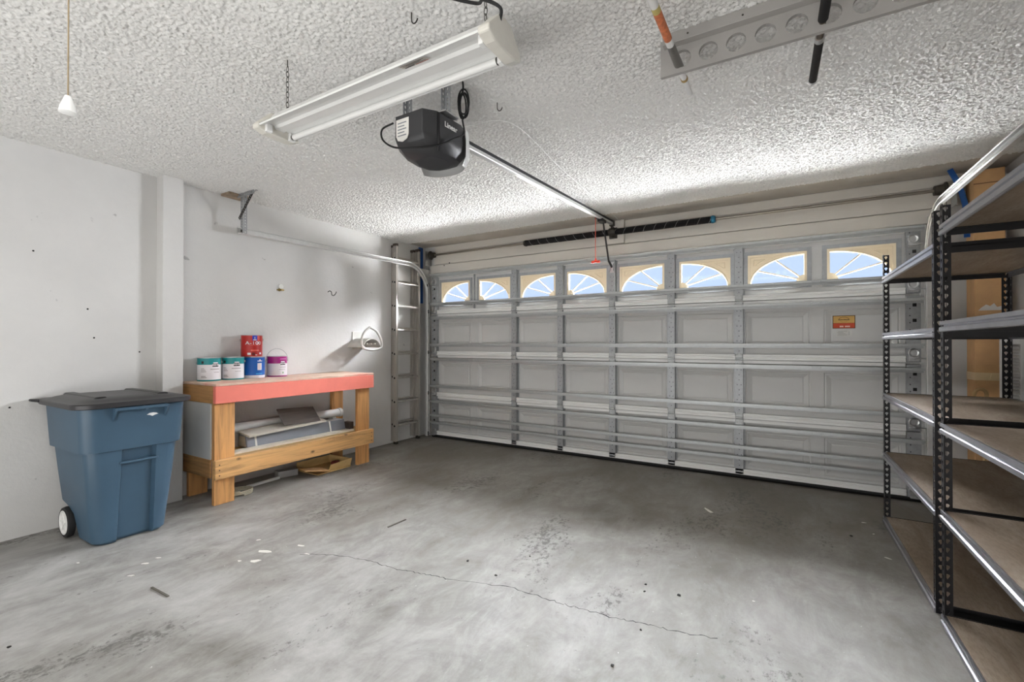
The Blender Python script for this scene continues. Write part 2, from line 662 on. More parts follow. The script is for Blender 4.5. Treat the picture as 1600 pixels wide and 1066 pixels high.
def panel_mesh(wd, ht):
    mb = MB()
    a, b = wd / 2, ht / 2
    def ring(i, y):
        return [(-a + i, y, -b + i), (a - i, y, -b + i), (a - i, y, b - i), (-a + i, y, b - i)]
    mb.grid([ring(0, 0), ring(.008, .006), ring(.016, .003), ring(.052, .017), ring(.058, .014)], close=True)
    mb.add(ring(.058, .014), [(0, 1, 2, 3)])
    return mb.mesh('panel', M_DOOR)
ME_PANEL = panel_mesh(PW, PH)

def stile_mesh(h, wd, name='stile'):
    mb = MB()
    mb.box(-wd / 2, YI - YK, 0, wd / 2, 0, h)
    mb.box(-wd / 2 - .014, -.004, 0, wd / 2 + .014, 0, h)
    n = int(h / .045)
    for i in range(n):
        for dx in ((0,) if i % 3 else (-.016, .016)):
            c = Vector((dx, YI - YK - .0006, .03 + i * (h - .06) / (n - 1)))
            mb.lathe([(0.0, 0), (.0042, 0), (.0042, -.002)], c, 6, [1, 1], axis=(0, -1, 0))
    return mb.mesh(name, [M_STILE, M_DARKSLOT])
ME_STILE = stile_mesh(.515, .066)
ME_STILE_B = stile_mesh(.49, .066)
def end_stile_mesh(h):
    mb = MB()
    mb.box(-.043, YI - YK, 0, .043, 0, h)
    for i in range(4):
        mb.box(-.006, YI - YK - .001, .07 + i * .12, .018, YI - YK + .001, .095 + i * .12, 1)
    for i in range(9):
        mb.lathe([(0.0, 0), (.0045, 0), (.0045, -.002)], (-.022, YI - YK - .0006, .03 + i * .055), 6, [1, 1], axis=(0, -1, 0))
    return mb.mesh('end_stile', [M_STILE, M_DARKSLOT])
ME_END = end_stile_mesh(.515)

# strut: C section, top flange with a front lip, back web, thin bottom flange
def strut_mesh():
    prof = [(0, .018), (0, .056), (-.046, .056), (-.046, .036), (-.0435, .036), (-.0435, .0535), (-.003, .0535), (-.003, .018)]
    mb = MB()
    mb.prism(prof, (X0 - .015 - DC, 0, 0), (0, 1, 0), (0, 0, 1), (X1 - X0 + .03, 0, 0))
    # lap joints with bolts on the lip
    for xx in (-3.30 - DC, .25 - DC):
        for d in (-.03, .03):
            mb.lathe([(0.0, .005), (.006, .004), (.007, 0)], (xx + d, -.046, .046), 8, axis=(0, -1, 0))
    return mb.mesh('strut', mat('strut_steel', (184, 187, 187), .4, .45, var=.06, vs=30))
ME_STRUT = strut_mesh()

def hinge_mesh():
    mb = MB()
    mb.box(-.026, -.004, -.055, .026, 0, .055)
    mb.tube([(-.03, -.010, 0), (.03, -.010, 0)], .010, 10)
    mb.box(-.016, -.010, .012, .016, 0, .040)
    for a in (-.016, .016):
        for b in (-.04, .045):
            mb.lathe([(0, .005), (.005, .004), (.006, 0)], (a, -.004, b), 8, axis=(0, -1, 0))
    return mb.mesh('hinge', mat('hinge_steel', (176, 178, 178), .45, .4, var=.08, vs=30))
ME_HINGE = hinge_mesh()

def roller_mesh(sgn):
    mb = MB()
    mb.box(-.030, -.005, -.045, .030, 0, .045)
    mb.lathe([(0.018, 0), (.030, .004), (.034, .002), (.036, -.004)], (0, -.004, .018), 18, axis=(0, -1, 0))
    mb.box(-.030, -.040, -.036, .030, 0, -.030)
    mb.tube([(0, -.020, -.022), (sgn * .09, -.020, -.022)], .0055, 8)
    mb.lathe([(.004, -.008), (.021, -.008), (.023, 0), (.021, .008), (.004, .008)], (sgn * .085, -.020, -.022), 16, [1] * 4, axis=(1, 0, 0))
    return mb.mesh('roller_bracket', [M_STEEL, M_PLASTIC_BLK])
ME_ROLL = {-1: roller_mesh(-1), 1: roller_mesh(1)}

# window insert, hub at the lower left of a WW x WH opening, front face at y=0 (facing -y)
WW, WH = .452, .280
def insert_mesh(mirror):
    mb = MB()
    fw = .020
    def slab(poly, y0, y1):
        mb.prism(poly, (0, y0, 0), (1, 0, 0), (0, 0, 1), (0, y1 - y0, 0))
    # outer frame
    slab([(0, 0), (WW, 0), (WW, fw), (0, fw)], -.014, .012)
    slab([(0, WH - fw), (WW, WH - fw), (WW, WH), (0, WH)], -.014, .012)
    slab([(0, fw), (fw, fw), (fw, WH - fw), (0, WH - fw)], -.014, .012)
    slab([(WW - fw, fw), (WW, fw), (WW, WH - fw), (WW - fw, WH - fw)], -.014, .012)
    ax, az = WW - fw - fw, WH - fw - fw
    K = 18
    arc = [(fw + ax * math.cos(PI / 2 * i / K), fw + az * math.sin(PI / 2 * i / K)) for i in range(K + 1)]
    # corner spandrel between arc and frame corner
    for i in range(K):
        (a0, b0), (a1, b1) = arc[i], arc[i + 1]
        t0, t1 = i / K, (i + 1) / K
        def edge(t):
            return (WW - fw, fw + az * min(1, t * 2)) if t <= .5 else (fw + ax * (1 - (t - .5) * 2), WH - fw)
        slab([(a0, b0), edge(t0), edge(t1), (a1, b1)], -.002, .008)
    # arch moulding
    mb.tube([(a, -.004, b) for a, b in arc], .0085, 6)
    # stepped moulding inside the spandrel corner
    ix, iz = WW - fw - .030, WH - fw - .026
    sub = [(a + .030, b + .028) for a, b in arc if a + .030 < ix and b + .028 < iz]
    if len(sub) > 2:
        path = [(ix, -.004, sub[0][1])] + [(a, -.004, b) for a, b in sub] + [(sub[-1][0], -.004, iz), (ix, -.004, iz)]
        mb.tube(path, .005, 5, closed=True)
    # hub and spokes
    R = .058
    hub = [(fw - .004, fw - .004)] + [(fw + R * math.cos(PI / 2 * i / 8), fw + R * math.sin(PI / 2 * i / 8)) for i in range(9)]
    slab(hub, -.010, .008)
    for th in (.52, 1.02):
        a = Vector((fw + R * .9 * math.cos(th * .92), 0, fw + R * .9 * math.sin(th * .92)))
        b = Vector((fw + ax * math.cos(th), 0, fw + az * math.sin(th)))
        mb.bar(a, b, .011, .010, up=(0, 1, 0))
    if mirror:
        mb.v = [(WW - x, y, z) for x, y, z in mb.v]
        mb.f = [tuple(reversed(f)) for f in mb.f]
    me = mb.mesh('window_insert', M_CREAM)
    return me
ME_INS = {0: insert_mesh(False), 1: insert_mesh(True)}
ME_PANE = MB().box(0, 0, 0, WW, .004, WH).mesh('pane', M_GLASS)
def wframe_mesh():
    mb = MB()
    g = .034
    for a, b, c, d in ((-g, -g, WW + g, 0), (-g, WH, WW + g, WH + g), (-g, 0, 0, WH), (WW, 0, WW + g, WH)):
        mb.box(a, -.012, b, c, 0.0, d)
    return mb.mesh('window_frame', M_STILE)
ME_WF = wframe_mesh()
WZ0 = 1.744

STRUTS = [[.155, .250, .432], [.632, .982], [1.170, 1.520], [1.702, 2.078]]
for s in range(4):
    z0, z1 = JZ[s], JZ[s + 1]
    mb = MB()
    if s < 3:
        hz0 = z0 + (.105 if s else .06)
        holes = [(c - PW / 2, c + PW / 2) for c in cols]
        ph = PH if s else .345
        holed(mb, holes, z0, z1, hz0 + .01, hz0 + .01 + PH, YK, YS)
    else:
        holes = [(c - WW / 2, c + WW / 2) for c in cols]
        holed(mb, holes, z0, z1, WZ0, WZ0 + WH, YK, YS)
    sec = mb.build('door_section', M_DOOR, door)
    # painted top and bottom rails
    rb = MB()
    rb.prism([(0, 0), (-.047, 0), (-.047, .020), (-.041, .024), (-.041, .030), (-.047, .034), (-.047, .050), (0, .050)], (X0 + .09, YK, z0 + .004), (0, 1, 0), (0, 0, 1), (X1 - X0 - .18, 0, 0))
    rb.build('rail', M_RAIL, sec)
    rt = MB()
    rt.prism([(0, 0), (-.030, 0), (-.030, -.028), (0, -.028)], (X0 + .09, YK, z1 - .002), (0, 1, 0), (0, 0, 1), (X1 - X0 - .18, 0, 0))
    rt.build('rail', M_RAIL, sec)
    for k, c in enumerate(cols):
        if s < 3:
            piece('panel', ME_PANEL, sec, (c - DC, YK - 4.66, hz0 + .01 + PH / 2))
        else:
            x = c - WW / 2 - DC
            piece('window_frame', ME_WF, sec, (x, YK - 4.66, WZ0))
            piece('window_insert', ME_INS[1 - k % 2], sec, (x, YK - 4.66, WZ0))
            piece('pane', ME_PANE, sec, (x, YK - 4.66 + .016, WZ0))
    for k in range(5):
        x = (k - 2) * PITCHX
        piece('stile', ME_STILE if s else ME_STILE_B, sec, (x, YK - 4.66, z0 + .008))
        if s:
            piece('hinge', ME_HINGE, sec, (x, YI - 4.66, z0 + .010))
    for sg, x in ((-1, X0 + .043), (1, X1 - .043)):
        piece('end_stile', ME_END, sec, (x - DC, YK - 4.66, z0 + (.008 if s else -.01)))
        zz = z0 + .06 if s else .07
        piece('roller_bracket', ME_ROLL[sg], sec, (x - DC, YI - 4.66, zz))
        if s == 3:
            piece('roller_bracket', ME_ROLL[sg], sec, (x - DC, YI - 4.66, 2.02))
    for z in STRUTS[s]:
        piece('strut', ME_STRUT, sec, (0, YI - 4.66, z))
    if s == 0:
        MB().prism([(0, 0), (-.055, 0), (-.055, -.012), (-.03, -.036), (.028, -.036), (.028, -.004), (0, -.008)], (X0, YK + .002, .036), (0, 1, 0), (0, 0, 1), (X1 - X0, 0, 0)).build('bottom_seal', M_RUBBER, sec)
    if s == 3:
        for xx in (-3.302,):
            MB().box(xx - .008, YK - .020, z0 + .06, xx + .008, YK, z1 - .02).build('stile', M_STILE, sec)
    if s == 2:
        # maker's sticker on the panel and a small rating label below it
        Y = YK + .0135
        st = MB()
        st.box(.372, Y - .001, 1.352, .526, Y, 1.460, 3)
        st.box(.377, Y - .0016, 1.398, .521, Y - .0008, 1.455, 0)
        st.box(.377, Y - .0016, 1.357, .521, Y - .0008, 1.396, 1)
        arc = [(.449 + .034 * math.cos(PI * i / 10), Y - .002, 1.428 + .018 * math.sin(PI * i / 10)) for i in range(11)]
        st.tube(arc, .0015, 4, 3)
        st.tube([(.449 + .024 * math.cos(-PI * i / 10), Y - .002, 1.420 + .014 * math.sin(-PI * i / 10)) for i in range(11)], .0012, 4, 4)
        x = .412
        for wd in (.010, .011, .009, .013, .008, .010):
            st.box(x, Y - .0024, 1.421, x + wd, Y - .0016, 1.429, 3)
            x += wd + .0025
        x = .421
        for i in range(8):
            if i != 3:
                st.box(x, Y - .0024, 1.363, x + .007, Y - .0016, 1.375, 2)
            x += .0088
        st.build('sticker', [mat('sticker_yellow', (214, 170, 92), .5), mat('sticker_red', (196, 66, 28), .5), mat('sticker_white', (244, 214, 200), .5), mat('sticker_ink', (84, 60, 22), .6), mat('sticker_gold', (190, 140, 60), .5)], sec)
        s2 = MB()
        s2.box(.395, Y - .001, 1.288, .505, Y, 1.343, 0)
        for i in range(4):
            s2.box(.405 + .006 * (i % 2), Y - .0015, 1.297 + i * .010, .470 - .012 * (i % 3), Y - .0009, 1.301 + i * .010, 1)
        s2.box(.482, Y - .0015, 1.296, .486, Y - .0009, 1.330, 1)
        s2.build('rating_label', [mat('label_grey', (206, 206, 202), .5), mat('label_ink', (168, 168, 166), .6)], sec)
    # lift bracket where the opener arm joins
    if s == 3:
        MB().box(DC - .022, YI - .030, 1.985, DC - .016, YI, 2.06).box(DC + .016, YI - .030, 1.985, DC + .022, YI, 2.06).box(DC - .022, YI - .004, 1.965, DC + .022, YI, 2.075).build('arm_bracket', M_STEEL, sec)

# ================================================================== TRACKS
def track(x, sgn, label, y_end):
    """sgn = +1 opens towards +x (left-hand track), -1 for the right-hand track"""
    t = thing('door_track', (x, 4.57, 0), label, 'track', 'roller tracks of the garage door')
    yv, r, zt = 4.585, .36, 2.225
    path = [(x, yv, .02), (x, yv, .9), (x, yv, zt - r)]
    for i in range(1, 13):
        a = PI / 2 * i / 12
        path.append((x, yv - r + r * math.cos(a), zt - r + r * math.sin(a)))
    path += [(x, 3.2, zt - .012), (x, y_end, zt - .028)]
    # C profile, web towards the wall, a along side (x), b along normal
    w_, d = .026, .030
    p = [(-d, -w_), (-d, w_), (-.006, w_), (0, w_ * .80), (-.004, w_ * .60), (-.008, w_ * .82), (-d + .003, w_ * .84), (-d + .003, -w_ * .84), (-.008, -w_ * .82), (-.004, -w_ * .60), (0, -w_ * .80), (-.006, -w_)]
    p = [(a * sgn, b) for a, b in p]
    MB().sweep(p, path, (1, 0, 0)).build('rail', M_GALV, t, smooth=35)
    # jamb angle and brackets
    xo = x - sgn * .045
    MB().box(xo - .002, yv - .02, .02, xo + .002, YF - .038, 2.10).box(xo - sgn * .03, YF - .042, .02, xo, YF - .038, 2.10).build('jamb_angle', M_GALV, t)
    for z in (.25, .85, 1.45, 2.0):
        MB().box(min(x - sgn * .030, xo), yv - .018, z - .03, max(x - sgn * .030, xo), yv + .018, z + .03).build('bracket', M_STEEL, t)
    # flag bracket at the curve
    MB().box(min(x - sgn * .030, xo), yv - .16, 2.10, max(x - sgn * .030, xo), YF - .04, 2.20).build('flag_bracket', M_STEEL, t)
    # rear hanger: perforated straps to the ceiling
    hh = [(.006 * math.cos(PI / 4 * i), .006 * math.sin(PI / 4 * i)) for i in range(8)]
    ye = y_end + .03
    g = MB()
    g.punched((x - sgn * .004 - .016, ye, 2.175), (1, 0, 0), (0, 0, 1), .032, .025, 13, hh, .003)
    g.punched((x + sgn * .012, ye + .003, 2.175), (0, 1, 0), (0, 0, 1), .030, .025, 13, hh, .003)
    g.build('hanger_strap', M_STILE, t)
    xc = x + sgn * .17
    a, b = Vector((x - sgn * .03, ye - .012, 2.30)), Vector((xc, ye - .012, 2.495))
    d = (b - a)
    n = int(d.length / .025)
    g = MB()
    side = d.normalized().cross(Vector((0, 1, 0)))
    g.punched(a - side * .015, side, d, .030, d.length / n, n, hh, .003)
    g.build('brace', M_DSTEEL, t)
    g = MB()
    g.punched((min(xc, x - sgn * .02) - .02, ye - .018, 2.512), (0, 1, 0), (1, 0, 0), .034, .025, 10, hh, -.003)
    g.punched((min(xc, x - sgn * .02) - .02, ye - .018, 2.512), (0, 0, -1), (1, 0, 0), .034, .025, 10, hh, .003)
    g.build('ceiling_angle', M_STILE, t)
    MB().box(min(x - sgn * .147, x - sgn * .02), ye - .10, 2.492, max(x - sgn * .147, x - sgn * .02), ye + .06, 2.512).build('ceiling_block', mat('rusty_board', (150, 132, 112), .8, var=.25, vs=14), t)
    MB().lathe([(0, .010), (.008, .009), (.010, 0)], (x - sgn * .002, ye - .001, 2.195), 8, axis=(0, -1, 0)).build('bolt', M_DSTEEL, t)
    return t
track(-3.985, 1, 'galvanised curved roller track along the wall above the workbench', 2.15)
track(.945, -1, 'galvanised curved roller track above the black shelving', 2.15)

# ================================================================== TORSION SPRING ASSEMBLY
SY, SZ = 4.600, 2.385
ts = thing('torsion_spring_assembly', (DC, SY, SZ), 'steel shaft with two black torsion springs across the header above the door', 'spring shaft')
MB().tube([(-4.0, SY, SZ), (1.16, SY, SZ)], .0125, 14).build('shaft', mat('shaft_steel', (150, 144, 134), .35, .8, var=.15, vs=14, stretch=(.2, 1, 1)), ts, smooth=40)
def spring(xa, xb, sgn):
    mb = MB()
    n = int((xb - xa) / .0075)
    prof = []
    for i in range(n):
        z = i * (xb - xa) / n
        prof += [(.0295, z), (.0330, z + .0037)]
    prof.append((.0295, xb - xa))
    mb.lathe(prof, (xa, SY, SZ), 20, axis=(1, 0, 0))
    o = mb.build('spring', mat('oiled_spring', (34, 34, 36), .45, .35, var=.2, vs=40), ts, smooth=60)
    turns = 9
    pts = []
    for i in range(turns * 20 + 1):
        a = 2 * PI * i / 20
        pts.append((xa + (xb - xa) * i / (turns * 20), SY + .0325 * math.cos(a) * sgn, SZ + .0325 * math.sin(a)))
    MB().tube(pts, .0014, 4).build('paint_stripe', mat('stripe_paint', (196, 196, 194), .6), o)
    return o
spring(-2.525, -1.545, 1)
spring(-1.475, -.560, -1)
MB().lathe([(.0125, 0), (.030, 0), (.036, .012), (.036, .022), (.030, .04), (.0125, .045)], (-.565, SY, SZ), 20, axis=(1, 0, 0)).build('winding_cone', mat('blue_cone', (30, 108, 138), .5), ts, smooth=30)
MB().lathe([(.0125, 0), (.028, 0), (.036, .02), (.036, .03), (.0125, .045)], (-2.56, SY, SZ), 20, axis=(1, 0, 0)).build('winding_cone', M_DSTEEL, ts, smooth=30)
MB().lathe([(.0125, -.035), (.040, -.035), (.044, -.015), (.044, .015), (.040, .035), (.0125, .035)], (-1.51, SY, SZ), 20, axis=(1, 0, 0)).box(-1.55, SY + .02, SZ - .06, -1.47, YF - .062, SZ + .05).box(-1.518, SY - .03, SZ - .05, -1.502, YF - .062, SZ + .06).build('centre_bracket', M_DSTEEL, ts, smooth=30)
for x, sg in ((-3.93, 1), (1.03, -1)):
    mb = MB()
    mb.lathe([(.0125, -.045), (.048, -.045), (.056, -.040), (.056, -.030), (.042, -.022), (.036, .018), (.036, .03), (.0125, .03)], (x, SY, SZ), 24, axis=(sg, 0, 0))
    mb.build('cable_drum', M_DSTEEL, ts, smooth=30)
    MB().box(x - sg * .085 - .003, SY - .05, SZ - .13, x - sg * .085 + .003, YF - .038, SZ + .06).build('bearing_plate', M_STEEL, ts)
    MB().tube([(x - sg * .03, SY - .045, SZ), (x - sg * .03, SY - .01, .12)], .002, 5).build('cable', M_DSTEEL, ts)
MB().lathe([(.0125, 0), (.026, 0), (.026, .075), (.0125, .075)], (1.055, SY, SZ), 16, axis=(1, 0, 0)).build('sleeve', M_STEEL, ts, smooth=30)

# ================================================================== DOOR OPENER
OX = -1.515
op = thing('garage_door_opener', (OX, 1.75, 2.13), 'black garage door opener with a long steel rail hung from the ceiling', 'door opener')
def opener_shell():
    mb = MB()
    rows = []
    # plan outline (x, y) of the box, front (towards door) rounded; several z rings
    def outline(sc, yf, ybk):
        pts = [(-.085 * sc, ybk), (.085 * sc, ybk), (.128 * sc, ybk + .055), (.140 * sc, yf - .10), (.118 * sc, yf - .035), (.07 * sc, yf - .006), (0, yf), (-.07 * sc, yf - .006), (-.118 * sc, yf - .035), (-.140 * sc, yf - .10), (-.128 * sc, ybk + .055)]
        return pts
    for z, sc, yf, yb in ((2.318, .97, 1.925, 1.600), (2.325, .94, 1.920, 1.605), (2.318, .99, 1.925, 1.598), (2.215, 1.0, 1.930, 1.596), (2.185, .98, 1.925, 1.612), (2.150, .84, 1.90, 1.650), (2.136, .60, 1.86, 1.70)):
        rows.append([(OX + a, b, z) for a, b in outline(sc, yf, yb)])
    rows = rows[2:]
    mb.grid(rows, close=True)
    n = len(rows[0])
    k = len(mb.v)
    mb.add(rows[0], [tuple(range(n - 1, -1, -1))])
    mb.add(rows[-1], [tuple(range(n))])
    return mb
sh = opener_shell().build('housing', M_PLASTIC_BLK, op, smooth=30, bevel=.004)
MB().tube([(OX + .1325, 1.66, 2.312), (OX + .1335, 1.66, 2.215), (OX + .128, 1.67, 2.185), (OX + .105, 1.69, 2.150)], .005, 6).build('seam', M_BLACK, sh)
# light lens on the door side
ln = MB()
K = 14
rows = []
for z, g in ((2.31, 0), (2.24, .008), (2.17, .004), (2.125, -.03)):
    rows.append([(OX + (.146 + g * .6) * math.cos(PI * i / K), 1.850 + (.110 + g) * math.sin(PI * i / K), z) for i in range(K + 1)])
ln.grid(rows)
ln.build('light_lens', mat('frosted_lens', (222, 222, 220), .25, var=.03), op, smooth=40)
MB().box(OX - .125, 1.68, 2.326, OX + .155, 1.78, 2.332).build('chassis', M_STEEL, op)
lb = MB()
lb.prism([(-.030, -.065), (0, -.075), (.030, -.065), (.040, -.045), (.040, .035), (-.040, .035), (-.040, -.045)], (OX - .035, 1.5955, 2.262), (1, 0, 0), (0, 0, 1), (0, -.002, 0))
for i in range(5):
    lb.box(OX - .065, 1.593, 2.215 + i * .015, OX - .010 - .012 * (i % 2), 1.5934, 2.220 + i * .015, 1)
lb.build('rating_label', [M_PAPER, mat('label_print', (120, 124, 132), .6)], sh)
tx = MB()
u = Vector((.012, .17, 0)).normalized()
text_on(tx, 'Linear', .036, (OX + .1375, 1.745, 2.275), u, (0, 0, 1), bold=True)
tx.build('lettering', M_WHITE, sh)
# rail
RA, RB = Vector((OX, 1.90, 2.325)), Vector((OX - .005, 4.635, 2.485))
MB().bar(RA, RB, .034, .036).build('rail', mat('bright_rail', (214, 214, 213), .35, .35, var=.05), op, bevel=.003)
MB().bar(RA + Vector((.0195, 0, .014)), RB + Vector((.0195, 0, .014)), .006, .016).build('belt', M_RUBBER, op)
MB().box(OX - .03, 4.60, 2.455, OX + .02, YF - .062, 2.51).build('header_bracket', M_DSTEEL, op, bevel=.004)
rp = lambda y: RA.lerp(RB, (y - RA.y) / (RB.y - RA.y))
tp = rp(4.30)
MB().box(tp.x - .028, 4.25, tp.z - .045, tp.x + .028, 4.36, tp.z - .016).bar((tp.x - .01, 4.24, tp.z - .02), (tp.x - .03, 4.20, tp.z - .02), .012, .02).build('trolley', M_BLACK, op, bevel=.003)
MB().bar((OX, 4.33, tp.z - .03), (OX, 4.50, 2.06), .010, .024, up=(0, 1, 0)).bar((OX, 4.495, 2.07), (OX, 4.60, 2.025), .010, .024, up=(0, 1, 0)).build('door_arm', M_BLACK, op)
# black mains cord: drapes round the housing, bundled by the hanger and up to the ceiling
cp = [(OX - .10, 1.60, 2.295), (OX - .150, 1.575, 2.265), (OX - .140, 1.570, 2.21), (OX - .06, 1.565, 2.155), (OX + .05, 1.58, 2.135), (OX + .12, 1.66, 2.160), (OX + .155, 1.76, 2.225), (OX + .16, 1.82, 2.27), (OX + .165, 1.80, 2.33)]
cd = MB().tube(smoothpath(cp, 8), .0045, 8)
for i, (dx, dy) in enumerate(((0, 0), (.008, .006), (-.004, .012), (.012, -.006))):
    bx_, by_ = OX + .165 + dx, 1.80 + dy
    loop = []
    for j in range(20):
        a = 2 * PI * j / 20
        loop.append((bx_ + .011 * math.cos(a) * (1 + .3 * i), by_ + .016 * math.cos(a), 2.395 + .062 * math.sin(a) + .006 * i))
    cd.tube(loop, .0042, 6, closed=True)
cd.tube(smoothpath([(OX + .165, 1.80, 2.45), (OX + .17, 1.80, 2.49), (OX + .17, 1.795, 2.515)], 5), .0045, 8)
cd.build('power_cord', M_RUBBER, op, smooth=60)

# perforated angle hanger that carries the opener
hg = thing('hanger_angle', (OX, 1.74, 2.51), 'perforated steel angle and drop straps above the opener', 'bracket')
hh = [(.0055 * math.cos(PI / 4 * i), .0085 * math.sin(PI / 4 * i)) for i in range(8)]
g = MB()
g.punched((-1.97, 1.722, 2.509), (0, 1, 0), (1, 0, 0), .036, .026, 25, hh, -.003)
g.punched((-1.97, 1.722, 2.509), (0, 0, -1), (1, 0, 0), .036, .026, 25, hh, .003)
g.build('ceiling_angle', M_DSTEEL, hg)
for x in (OX - .125, OX + .120):
    g = MB()
    g.punched((x, 1.72, 2.3335), (1, 0, 0), (0, 0, 1), .034, .026, 7, hh, .003)
    g.punched((x, 1.72, 2.3335), (0, -1, 0), (0, 0, 1), .030, .026, 7, hh, -.003)
    g.build('drop_strap', M_STILE, hg)

rc = thing('release_cord', (OX - .05, 4.27, 2.01), 'red emergency release cord with a T handle hanging from the opener trolley', 'pull cord')
rx = OX - .03
MB().tube([(rx, 4.20, 2.445), (rx - .002, 4.20, 2.20), (rx, 4.20, 2.035)], .0035, 6).build('cord', mat('red_cord', (224, 92, 70), .6), rc)
MB().lathe([(0, -.042), (.010, -.042), (.013, -.030), (.010, 0), (.013, .030), (.010, .042), (0, .042)], (rx, 4.20, 2.018), 14, axis=(1, 0, 0)).lathe([(.012, 0), (.006, .03), (0, .032)], (rx, 4.20, 2.022), 10).build('handle', M_RED, rc, smooth=50)

wr = MB().tube(smoothpath([(OX + .13, 1.86, 2.330), (OX + .22, 2.2, 2.46), (OX + .15, 3.0, 2.49), (OX + .10, 4.2, 2.498), (OX + .08, 4.62, 2.49)], 10), .0018, 5).build('sensor_wire', M_WHITE, None, smooth=60, org=(OX, 1.86, 2.33))
tag(wr, 'thin white wire running from the opener to the door header', 'wire')

# ================================================================== SHOP LIGHT
SLX0, SLX1, SLY, SLZ = -2.035, -.765, 1.255, 2.20
sl = thing('shop_light', ((SLX0 + SLX1) / 2, SLY, SLZ), 'white fluorescent shop light hanging on chains, switched off', 'light fixture')
rf = MB()
pr = [(-.096, .002), (-.093, -.004), (-.048, .014), (-.026, .018), (-.020, .006), (.020, .006), (.026, .018), (.048, .014), (.093, -.004), (.096, .002), (.056, .022), (.030, .070), (-.030, .070), (-.056, .022)]
rf.prism(pr, (SLX0 + .04, SLY, SLZ), (0, 1, 0), (0, 0, 1), (SLX1 - SLX0 - .08, 0, 0))
rfo = rf.build('reflector', M_WENAM, sl)
for xa, xb in ((SLX0, SLX0 + .045), (SLX1 - .045, SLX1)):
    ec = MB()
    ec.prism([(-.100, -.012), (-.100, .008), (-.062, .048), (-.034, .078), (.034, .078), (.062, .048), (.100, .008), (.100, -.012), (.060, -.026), (-.060, -.026)], (xa, SLY, SLZ), (0, 1, 0), (0, 0, 1), (xb - xa, 0, 0))
    e = ec.build('end_cap', mat('end_cap_plastic', (214, 211, 202), .45), sl, bevel=.006)
    sk = MB()
    xs_ = xb if xa == SLX0 else xa
    sg = 1 if xa == SLX0 else -1
    for dy in (-.056, .056):
        sk = MB()
        sk.box(xs_, SLY + dy - .014, SLZ - .024, xs_ + sg * .018, SLY + dy + .014, SLZ + .012)
        sk.build('socket', M_WHITE, e, bevel=.003)
tb = MB().lathe([(0, 0), (.0115, 0), (.0130, .012), (.0130, 1.14), (.0115, 1.152), (0, 1.152)], (SLX0 + .06, SLY + .056, SLZ - .008), 18, [1, 1, 0, 1, 1], axis=(1, 0, 0))
tb.build('tube', [mat('phosphor_tube', (238, 238, 236), .3, var=.02), M_DSTEEL], sl, smooth=40)
sk = MB()
nn = Vector((0, 0, -1))
q0 = Vector((-1.16, SLY - .048, SLZ + .014))
uu, vv = Vector((1, 0, 0)), Vector((0, .045, .018)).normalized()
def stick(a0, b0, a1, b1, lift, m):
    nrm = Vector((0, .018, -.045)).normalized()
    p = [q0 + uu * a + vv * b + nrm * lift for a, b in ((a0, b0), (a1, b0), (a1, b1), (a0, b1))]
    sk.add(p, [(0, 1, 2, 3)], m)
stick(0, -.040, .12, .0, .002, 0)
stick(.006, -.012, .05, -.003, .0026, 1)
for i in range(4):
    stick(.006 + .02 * (i % 2), -.036 + i * .006, .11 - .013 * (i % 3), -.033 + i * .006, .0026, 1)
stick(.055, -.009, .112, -.002, .0026, 2)
sk.build('warning_label', [mat('label_beige', (206, 200, 190), .5), mat('label_black', (60, 56, 54), .6), mat('label_red', (176, 96, 84), .6)], rfo)
def chain(x, y, z0, z1):
    mb = MB()
    n = int((z1 - z0) / .021)
    L = (z1 - z0) / n
    for i in range(n):
        c = Vector((x, y, z0 + (i + .5) * L))
        pts = []
        for j in range(12):
            a = 2 * PI * j / 12
            d = Vector((.0065 * math.cos(a), 0, (L * .62) * math.sin(a)))
            if i % 2:
                d = Vector((0, d.x, d.z))
            pts.append(c + d)
        mb.tube(pts, .0014, 5, closed=True)
    mb.tube([(x, y, z1 - .002), (x, y, ZC - .004)], .002, 5)
    return mb
chain(-1.93, SLY, SLZ + .076, 2.485).build('chain', M_DSTEEL, sl)
chain(-.845, SLY, SLZ + .076, 2.485).build('chain', M_DSTEEL, sl)
MB().tube(smoothpath([(SLX1 - .005, SLY - .03, SLZ + .055), (SLX1 + .005, SLY - .045, SLZ + .085), (-.82, SLY - .05, SLZ + .13), (-.90, SLY + .03, SLZ + .20), (-1.00, SLY + .02, SLZ + .25), (-1.06, SLY + .05, 2.51)], 8), .0055, 8).build('power_cord', M_RUBBER, sl, smooth=60)

# ceiling hooks
def ceiling_hook(px, py, label):
    p = at(px, py, 2, ZC - .03)
    pts = [(p.x, p.y, ZC - .004), (p.x, p.y, ZC - .03)] + [(p.x + .016 - .016 * math.cos(a), p.y, ZC - .03 - .022 * math.sin(a)) for a in [PI * i / 9 for i in range(1, 9)]]
    o = MB().tube(pts, .0025, 6).build('ceiling_hook', M_DSTEEL, None, smooth=60, org=(p.x, p.y, ZC - .004))
    tag(o, label, 'hook')
ceiling_hook(777, 168, 'small screw hook in the ceiling just beyond the opener')
ceiling_hook(643, 30, 'small screw hook in the ceiling over the shop light')

# pull cord with bell shaped knob
kx, ky, kz = -1.468, .393, 1.79
pcd = thing('pull_cord', (kx, ky, kz), 'thin tan pull cord with a white bell knob hanging from the ceiling', 'pull cord')
MB().tube([(kx, ky, kz + .02), (kx - .001, ky, 2.2), (kx, ky, ZC - .012)], .0016, 6).build('cord', mat('tan_cord', (150, 134, 106), .8), pcd)
MB().lathe([(0, .028), (.006, .027), (.009, .018), (.015, 0), (.017, -.012), (.014, -.014), (0, -.013)], (kx, ky, kz), 18).build('knob', M_WHITE, pcd, smooth=40)

